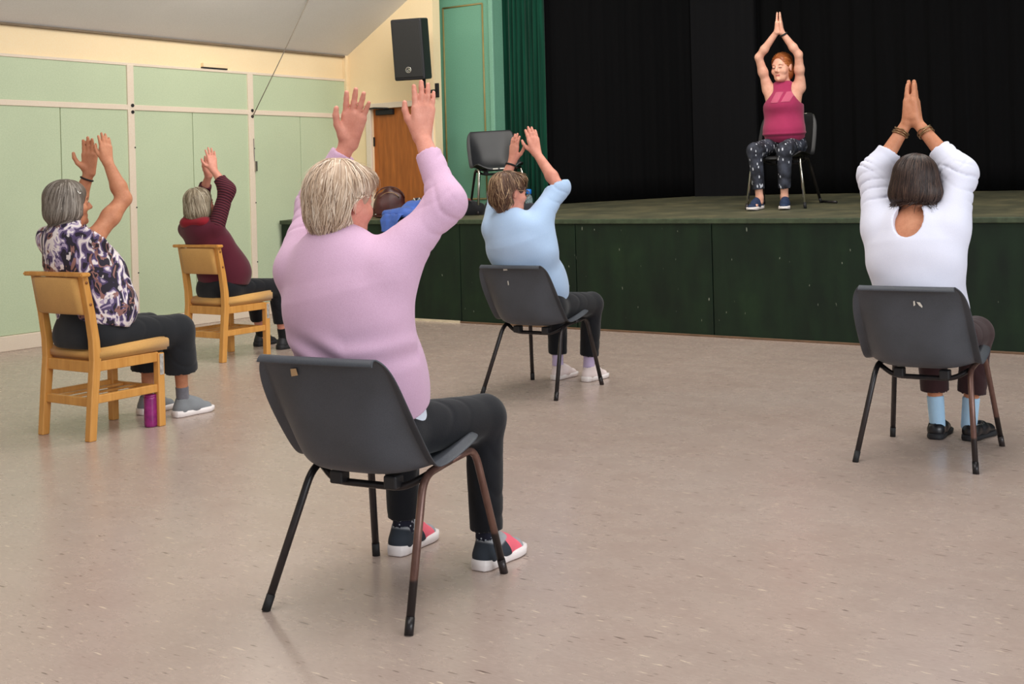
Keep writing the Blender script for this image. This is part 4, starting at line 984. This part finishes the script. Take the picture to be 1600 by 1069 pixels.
f.body(.0048, arm=.92, hands={'L': dict(spread=-.12, curl=.0, thumb=.12), 'R': dict(spread=-.12, curl=.0, thumb=.12)}); f.face(brow=plain('auburn_brow', srgb(150, 92, 62), .7), closed=True)
ras = fabric('raspberry_jersey', srgb(156, 44, 84), .85, .08)
tp = f.top('vest', ras, .005, no_sleeve=True, shoulder=.0, neck=None, nkz=.005, nk=(.056, .10), hem=((0, 0, .575), (0, -.25, -1)), belly=[Ell((.0, -.03, .88), (.125, .12, .08)), Ell((-.01, .0, .66), (.155, .13, .09))],
  extra=[(Cone((-.045, -.10, 1.0), (-.035, -.09, 1.045), .062, .040, ((0, 1, 0), 1.2)), .03), (Cone((.035, -.10, 1.0), (.025, -.09, 1.045), .062, .040, ((0, 1, 0), 1.2)), .03)],
  subs=[Ell((-.178, -.12, 1.005), (.105, .16, .125)), Ell((.162, -.12, 1.005), (.105, .16, .125))],
  folds=[lambda P: .004 * wob(P * V(1.5, 1, .8), 22, 82), lambda P: -.006 * np.exp(-((P[:, 2] - .635) / .012) ** 2) + .004 * np.exp(-((P[:, 2] - .615) / .012) ** 2)])
s2 = SDF(); [s2.add(p, .06, .004) for p in torso_prims([(V(*c), w, d) for c, w, d in J['torso']], f.fwd)]  # lighter sheer insets on the chest
s2.add(Ell((.0, -.03, .88), (.125, .12, .08)), .12, .004); s2.add(Ell((-.01, .0, .66), (.155, .13, .09)), .12, .004); s2.add(Cone((-.045, -.10, 1.0), (-.035, -.09, 1.045), .062, .040, ((0, 1, 0), 1.2)), .03, .004); s2.add(Cone((.035, -.10, 1.0), (.025, -.09, 1.045), .062, .040, ((0, 1, 0), 1.2)), .03, .004)
mesh_m = fabric('sheer_raspberry_mesh', srgb(184, 84, 112), .8, .06)
for (x0, x1, dx) in ((.015, .085, -.03), (-.085, -.005, .035)):
    q = SDF(); q.ops = list(s2.ops); q.disp = f.tsdf.disp
    for e in ((-.178, -.12, 1.005), (.162, -.12, 1.005)): q.sub(Ell(e, (.108, .16, .128)))
    q.cut(Half((0, 0, .905), (0, 0, -1))).cut(Half((0, 0, 1.0), (0, 0, 1))).cut(Half((0, -.06, 0), (0, -1, 0)))
    q.cut(Half((x1, 0, .91), (1, 0, .5 if x0 > 0 else .5))).cut(Half((x0, 0, .91), (-1, 0, -.5)))
    sdf_obj('mesh_inset', q, .005, mesh_m, f.root)
lg = NT('printed_leggings'); vo = lg.n('ShaderNodeTexVoronoi'); vo.inputs['Scale'].default_value = 1; lg.l(lg.co((34, 34, 15)), vo.inputs['Vector'])
bs = lg.ramp(lg.noise(lg.co(), 12, 3), [(.4, srgb(20, 22, 32)), (.68, srgb(66, 70, 84))])
lg.color(lg.mix(lg.ramp(vo.outputs['Distance'], [(.19, GREY(1)), (.24, GREY(0))]), bs, srgb(206, 210, 220))); lg.set(Roughness=.8)
f.trousers(lg.m, thigh=(.088, .068), shin=(.064, .050), end=(.93, .93), pelvis=(.16, .14), h=.006, name='leggings', seat=(.437, .16))
for q, an in (('L', 4), ('R', -14)):
    make_shoe(f.root, V(*J['a' + q]) * V(1, 1, 0) + V(0, -.065, .002), an, plain('navy_mesh_upper', srgb(26, 44, 76), .8, .3, 30), M['sole_white'], lace=M['rubber'], sc=1.0)
hp, A = f.hp, f.A; hs = SDF(); E_ = lambda c, r: Ell(hp(*c), r, A)
hs.add(E_((0, -.020, .047), (.087, .102, .088))).add(E_((0, -.05, -.03), (.090, .060, .10)), .03).add(E_((0, -.115, .02), (.04, .035, .045)), .03)
hs.sub(E_((0, .125, -.02), (.088, .10, .125)), .012)
make_hair(f.root, hs, hp, A, mk_hair('copper_hair', srgb(112, 54, 24), srgb(164, 92, 46), srgb(206, 140, 84)), .0055, [dict(n=500, length=.10, width=.003, seed=52, lift=.002, seg=7, crown=(0, .08, .11), down=.2, fwd=-.6)])
bangle(f.root, V(*J['wL']) + (V(*J['eL']) - V(*J['wL'])) * .10, V(*J['wL']) - V(*J['eL']), .030, M['rubber'], 'watch', .008)
# ------------------------------------------------------------------ things on the stage and on the wall
def soft_obj(name, verts_fn, mat, parent=None): return verts_fn()
def blob(name, prims, mat, parent=None, h=.008, disp=None, k=.03, cuts=()):
    s = SDF()
    for p in prims: s.add(p, k)
    for c in cuts: s.cut(c, .004)
    s.disp = disp
    return sdf_obj(name, s, h, mat, parent)
leather = plain('dark_brown_leather', srgb(74, 34, 28), .38, .25, 14, .15, 160)
bag = tag(empty('handbag', (-8.06, 9.32, stage_z(9.32))), 'dark brown leather handbag standing on the stage edge before the door', 'bag')
bag.rotation_euler = (0, 0, R(-50 + 90))
bl = blob('bag_body', [Cone((-.095, 0, .05), (-.08, 0, .19), .075, .06, ((0, 1, 0), 1.25)), Cone((.095, 0, .05), (.08, 0, .19), .075, .06, ((0, 1, 0), 1.25)), Cone((-.08, 0, .12), (.08, 0, .2), .07, .065, ((0, 1, 0), 1.25)), Cone((0, 0, .05), (0, 0, .25), .08, .06, ((0, 1, 0), 1.3))], leather, bag, .008, lambda P: .003 * wob(P, 40, 3), .04, [Half((0, 0, .002), (0, 0, -1))])
tube_obj('bag_piping', [(.15 * math.cos(a), -.055, .17 + .135 * math.sin(a)) for a in np.linspace(.15, 2.99, 16)], .006, leather, bag, 8)
tube_obj('zip', [(.11 * math.cos(a), -.072, .14 + .11 * math.sin(a)) for a in np.linspace(.5, 2.6, 12)], .004, M['bronze'], bag, 6)
tube_obj('strap', round_path([(-.15, -.02, .12), (-.19, -.05, .02), (-.1, -.11, .012), (.1, -.12, .012), (.17, -.06, .03), (.15, -.02, .12)], .05), .008, leather, bag, 8)
for x in (-.14, .03): lathe_obj('buckle', [(.011, 0), (.012, .006), (.006, .01)], M['silver'], bag, 10, (x, -.095, .03))
def cloth_strip(name, path, width, mat, seed, amp=.02, n=26, m=14):
    path = [np.array(p, float) for p in path]; L = np.cumsum([0] + [np.linalg.norm(b - a) for a, b in zip(path, path[1:])]); r = np.random.default_rng(seed); ph = r.uniform(0, 6, 4)
    vs, fs = [], []
    for i in range(n + 1):
        s = L[-1] * i / n; p = np.array([np.interp(s, L, [q[c] for q in path]) for c in range(3)])
        for j in range(m + 1):
            f = j / m - .5; w = width * (1 + .15 * math.sin(5 * i / n + ph[0]))
            q = p + V(w * f, 0, 0); b = amp * (math.sin(9 * f * 2 + 4 * i / n + ph[1]) + .6 * math.sin(17 * f + ph[2] - 3 * i / n) + .5 * math.sin(11 * i / n + ph[3])) * .5
            q = q + V(0, -abs(b) * .5, abs(b) if i < n * .75 else abs(b) * .3); vs.append(q)
    for i in range(n):
        for j in range(m):
            a = i * (m + 1) + j; fs.append((a, a + 1, a + m + 2, a + m + 1))
    o = mesh_obj(name, vs, fs, mat); s = o.modifiers.new('thickness', 'SOLIDIFY'); s.thickness = .008; s.offset = 1
    return o
denim = fabric('cornflower_blue_cloth', srgb(72, 104, 186), .85, .25, 200)
jk = tag(empty('jacket', (-7.66, 9.15, stage_z(9.15))), 'crumpled cornflower-blue jacket lying over the stage edge beside the handbag', 'jacket')
b = blob('jacket_body', [Cone((-.16, .02, .045), (.16, .08, .11), .06, .07), Cone((-.05, .1, .1), (.2, .12, .13), .07, .06), Cone((-.22, -.08, .03), (.0, -.05, .05), .05, .06), Cone((-.1, -.1, .03), (.15, -.1, .05), .05, .05)], denim, jk, .009, lambda P: .013 * wob(P * V(1, 1, 1.5), 26, 5) + .004 * wob(P, 70, 6), .05, [Half((0, 0, .004), (0, 0, -1))])
o = cloth_strip('hanging_sleeve', [(-.05, -.08, .05), (-.08, -.17, .035), (-.1, -.192, -.02), (-.11, -.196, -.12)], .2, denim, 4, .02); o.parent = jk
nv = fabric('navy_cloth', srgb(24, 34, 56), .9, .2)
nb = tag(empty('sports_bag', (-7.76, 9.5, stage_z(9.5))), 'navy cloth bag with white zigzag cord behind the blue jacket', 'bag')
blob('bag_body', [Cone((-.14, 0, .08), (.16, .02, .07), .08, .085), Cone((-.1, .03, .12), (.02, .02, .12), .06, .05)], nv, nb, .01, lambda P: .008 * wob(P, 30, 8), .04, [Half((0, 0, .003), (0, 0, -1))])
tube_obj('cord', [(x, -.05 + .02 * math.cos(40 * x), .150 + .028 * (1 if k % 2 else -1) * (1 - abs(x) * 2)) for k, x in enumerate(np.linspace(-.10, .2, 14))], .008, M['white_mark'], nb, 6)
tag(cloth_strip('towel', [(-7.80, 9.12, stage_z(9.12) + .008), (-7.80, 8.99, stage_z(9.0) + .014), (-7.80, 8.962, .93), (-7.80, 8.958, .84)], .10, fabric('turquoise_towel', srgb(42, 138, 158), .95, .15, 140), 9, .006), 'turquoise towel hanging over the dark green stage edge under the handbag', 'towel')
rd = fabric('dark_red_cloth', srgb(128, 34, 42), .9, .3)
sc = tag(empty('scarf', (-7.40, 9.62, stage_z(9.62))), 'dark red scarf heaped against black bags on the stage', 'scarf')
blob('scarf_cloth', [Cone((-.07, 0, .07), (.06, .02, .08), .07, .07), Cone((-.02, .02, .1), (.03, .0, .13), .05, .035)], rd, sc, .009, lambda P: .010 * wob(P, 40, 12), .04, [Half((0, 0, .003), (0, 0, -1))])
bk = fabric('black_cloth', srgb(20, 20, 24), .8, .3)
for (x, y, w, h, lab, sd) in ((-7.20, 9.50, .15, .13, 'slouchy black bag lying under the front of the empty stage chair', 21), (-6.93, 9.62, .13, .15, 'slumped black bag on the stage directly behind the woman in pale blue', 22)):
    g = tag(empty('black_bag', (x, y, stage_z(y))), lab, 'bag', 'black bags on the stage')
    blob('bag_body', [Cone((-w * .6, 0, h * .4), (w * .6, .02, h * .45), h * .55, h * .55), Cone((-w * .3, .0, h * .6), (w * .3, .0, h * .7), h * .4, h * .4)], bk, g, .009, lambda P, sd=sd: .008 * wob(P, 40, sd), .04, [Half((0, 0, .003), (0, 0, -1))])
    tube_obj('strap', round_path([(-w * .5, -.03, h * .8), (-w * .2, -.07, h * 1.15), (w * .3, -.06, h * 1.1), (w * .5, -.02, h * .8)], .05), .007, M['rubber'], g, 8)
wh = fabric('cream_cloth', srgb(222, 212, 180), .9, .2)
t_ = tag(empty('cloth_bag', (-7.13, 9.16, stage_z(9.16))), 'small crumpled cream cloth on the stage edge left of blue top', 'cloth')
blob('cloth', [Cone((-.05, 0, .03), (.04, .01, .025), .04, .03), Cone((-.03, .01, .05), (.01, .0, .055), .025, .02)], wh, t_, .006, lambda P: .006 * wob(P, 60, 31), .02, [Half((0, 0, .003), (0, 0, -1))])
# water bottle with blue cap
bt = tag(empty('water_bottle', (-6.69, 9.78, stage_z(9.78))), 'clear water bottle with bright blue cap on the stage before the green curtain', 'bottle')
g = NT('clear_plastic'); g.color(srgb(205, 225, 232)); g.set(Roughness=.1); g.b.inputs['Transmission Weight'].default_value = .8; g.b.inputs['IOR'].default_value = 1.2
lathe_obj('bottle_body', [(.034, .001), (.037, .008), (.037, .06), (.034, .075), (.037, .09), (.037, .125), (.03, .155), (.018, .172), (.016, .18)], g.m, bt, 20)
lathe_obj('cap', [(.021, .175), (.026, .178), (.027, .215), (.020, .224)], plain('bright_blue_cap', srgb(28, 120, 214), .35), bt, 18)
dk = tag(empty('dark_bundle', (-6.60, 9.66, stage_z(9.66))), 'charcoal folded garment on the stage beside the blue-capped bottle', 'clothing')
blob('cloth', [Cone((-.06, 0, .035), (.07, .02, .03), .045, .04), Cone((-.03, .01, .06), (.03, .0, .07), .035, .03)], fabric('charcoal_cloth', srgb(48, 48, 56), .9, .2), dk, .009, lambda P: .007 * wob(P, 40, 33), .03, [Half((0, 0, .003), (0, 0, -1))])
# purple tumbler by the nearer wooden chair
tb = tag(empty('tumbler', (-5.717 + .165, 4.161 + .208, 0)), 'translucent purple drinking tumbler on the floor by the nearer beech chair leg', 'tumbler')
pm = NT('purple_plastic'); pm.color(pm.ramp(pm.noise(pm.co(), 30, 3), [(.3, srgb(120, 26, 96)), (.7, srgb(158, 44, 124))])); pm.set(Roughness=.22)
lathe_obj('tumbler_body', [(.031, .001), (.035, .004), (.0365, .02), (.036, .155), (.0345, .165)], pm.m, tb, 24)
lathe_obj('tumbler_lid', [(.0345, .165), (.036, .168), (.034, .178), (.012, .181)], pm.m, tb, 24)
# loudspeaker on its bracket
sp = tag(empty('loudspeaker', (-7.96, 9.64, 2.36)), 'black wall-hung loudspeaker with round silver badge above the brown door', 'loudspeaker')
sp.matrix_world = Matrix.Translation((-7.97, 9.675, 2.36)) @ Matrix.Rotation(R(-74 + 90), 4, 'Z') @ Matrix.Rotation(R(7), 4, 'X')
bm = bmesh.new()
add_prism(bm, [(-.168, -.16), (.168, -.16), (.168, .02), (.10, .17), (-.10, .17), (-.168, .02)], 0, .615)
bm_obj('cabinet', bm, M['black_plastic'], sp, bevel=.018, seg=3)
gr = NT('perforated_black_grille'); v = gr.n('ShaderNodeTexVoronoi'); v.inputs['Scale'].default_value = 260; gr.l(gr.co(), v.inputs['Vector'])
gr.color(gr.ramp(v.outputs['Distance'], [(.25, GREY(.004)), (.45, GREY(.016))])); gr.set(Roughness=.6)
span_obj('grille', (-.152, -.170, .03), (.152, -.158, .588), gr.m, sp, .012)
bd = lathe_obj('badge', [(.001, .0), (.030, .0), (.033, .003), (.030, .007), (.026, .006), (.001, .006)], M['silver'], sp, 24)
bd.matrix_local = Matrix.Translation((0, -.170, .105)) @ Matrix.Rotation(R(90), 4, 'X')
for (z0, r) in ((0, 0),):  # an oblique ring and a bar pressed into the badge
    tube_obj('badge_ring', [(.019 * math.cos(a), .019 * math.sin(a), .007) for a in np.linspace(.6, 5.6, 20)], .003, M['rubber'], bd, 6)
    tube_obj('badge_bar', [(-.012, .010, .0075), (.012, -.010, .0075)], .0035, M['rubber'], bd, 6)
br = tag(empty('speaker_bracket', (-7.82, 10.0, 2.3)), 'black ball-joint bracket under the loudspeaker', 'bracket')
br.location = (-7.88, 9.69, 2.22)
tube_obj('stem', [(0, 0, .15), (0, 0, .04)], .018, M['rubber'], br, 12)
lathe_obj('joint', [(.012, -.045), (.034, -.03), (.046, 0), (.034, .03), (.012, .045)], M['rubber'], br, 16)
tube_obj('arm', [(.0, .02, .0), (-.08, .22, .03), (-.19, .425, .05)], .018, M['rubber'], br, 10)
span_obj('wall_plate', (-.25, .418, -.02), (-.15, .438, .13), M['rubber'], br, .005)

# ------------------------------------------------------------------ light, sky and camera
def area(name, loc, size, energy, col, target=None, sy=None):
    L = bpy.data.lights.new(name, 'AREA'); L.energy = energy; L.color = col; L.size = size
    if sy: L.shape = 'RECTANGLE'; L.size_y = sy
    o = bpy.data.objects.new(name, L); COL.objects.link(o); o.location = loc
    d = (Vector(target) - Vector(loc)) if target else Vector((0, 0, -1)); o.rotation_euler = d.to_track_quat('-Z', 'Y').to_euler()
    return o
area('ceiling_and_fill_light', (-2.4, 2.5, 4.2), 3.0, 165, (1, .97, .94), None, 5.0)
area('ceiling_and_fill_light', (-4.6, 6.4, 3.9), 1.6, 88, (1, .96, .90), (-9.3, 7.4, 1.7), 1.6)  # added fill lamp that brightens the green left wall, not a ceiling fitting
area('ceiling_and_fill_light', (-6.9, 8.3, 3.9), 1.0, 32, (1, .95, .86), (-8.0, 10.3, 2.0), 1.0)  # added fill that lifts the pilaster and door end, no real fitting
area('ceiling_and_fill_light', (-2.0, 7.4, 4.6), 2.6, 85, (1, .97, .93), None, 2.0)
area('window_light', (4.6, 2.5, 2.2), 6.0, 290, (.92, .96, 1), (-4, 5.5, .8), 2.6)
pl = bpy.data.lights.new('wall_lamp', 'POINT'); pl.energy = 26; pl.color = (1, .90, .78); pl.shadow_soft_size = .2
po = bpy.data.objects.new('wall_lamp', pl); COL.objects.link(po); po.location = (-8.2, 7.6, 3.35)
area('stage_light', (-3.2, 8.6, 4.1), .8, 46, (1, .95, .88), (-4.2, 10.2, 1.8))
w = bpy.data.worlds.new('hall_light'); scene.world = w; w.use_nodes = True
bg = w.node_tree.nodes['Background']; bg.inputs[0].default_value = (.95, .97, 1, 1); bg.inputs[1].default_value = .48
cam = bpy.data.cameras.new('camera'); co = bpy.data.objects.new('camera', cam); COL.objects.link(co); scene.camera = co
cam.sensor_fit = 'HORIZONTAL'; cam.sensor_width = 36; cam.lens = 36 * 1918 / 1600
cam.shift_y = -(534.5 - 283) / 1600; cam.clip_start = .05
yaw = math.atan2(1350, 1918)          # the view looks 35 degrees left of the stage normal
roll = math.atan(.0267)
co.matrix_world = Matrix.Translation((0, 0, 1.3)) @ Matrix.Rotation(yaw, 4, 'Z') @ Matrix.Rotation(R(90), 4, 'X') @ Matrix.Rotation(-roll, 4, 'Z')
scene.view_settings.view_transform = 'Standard'; scene.view_settings.look = 'None'
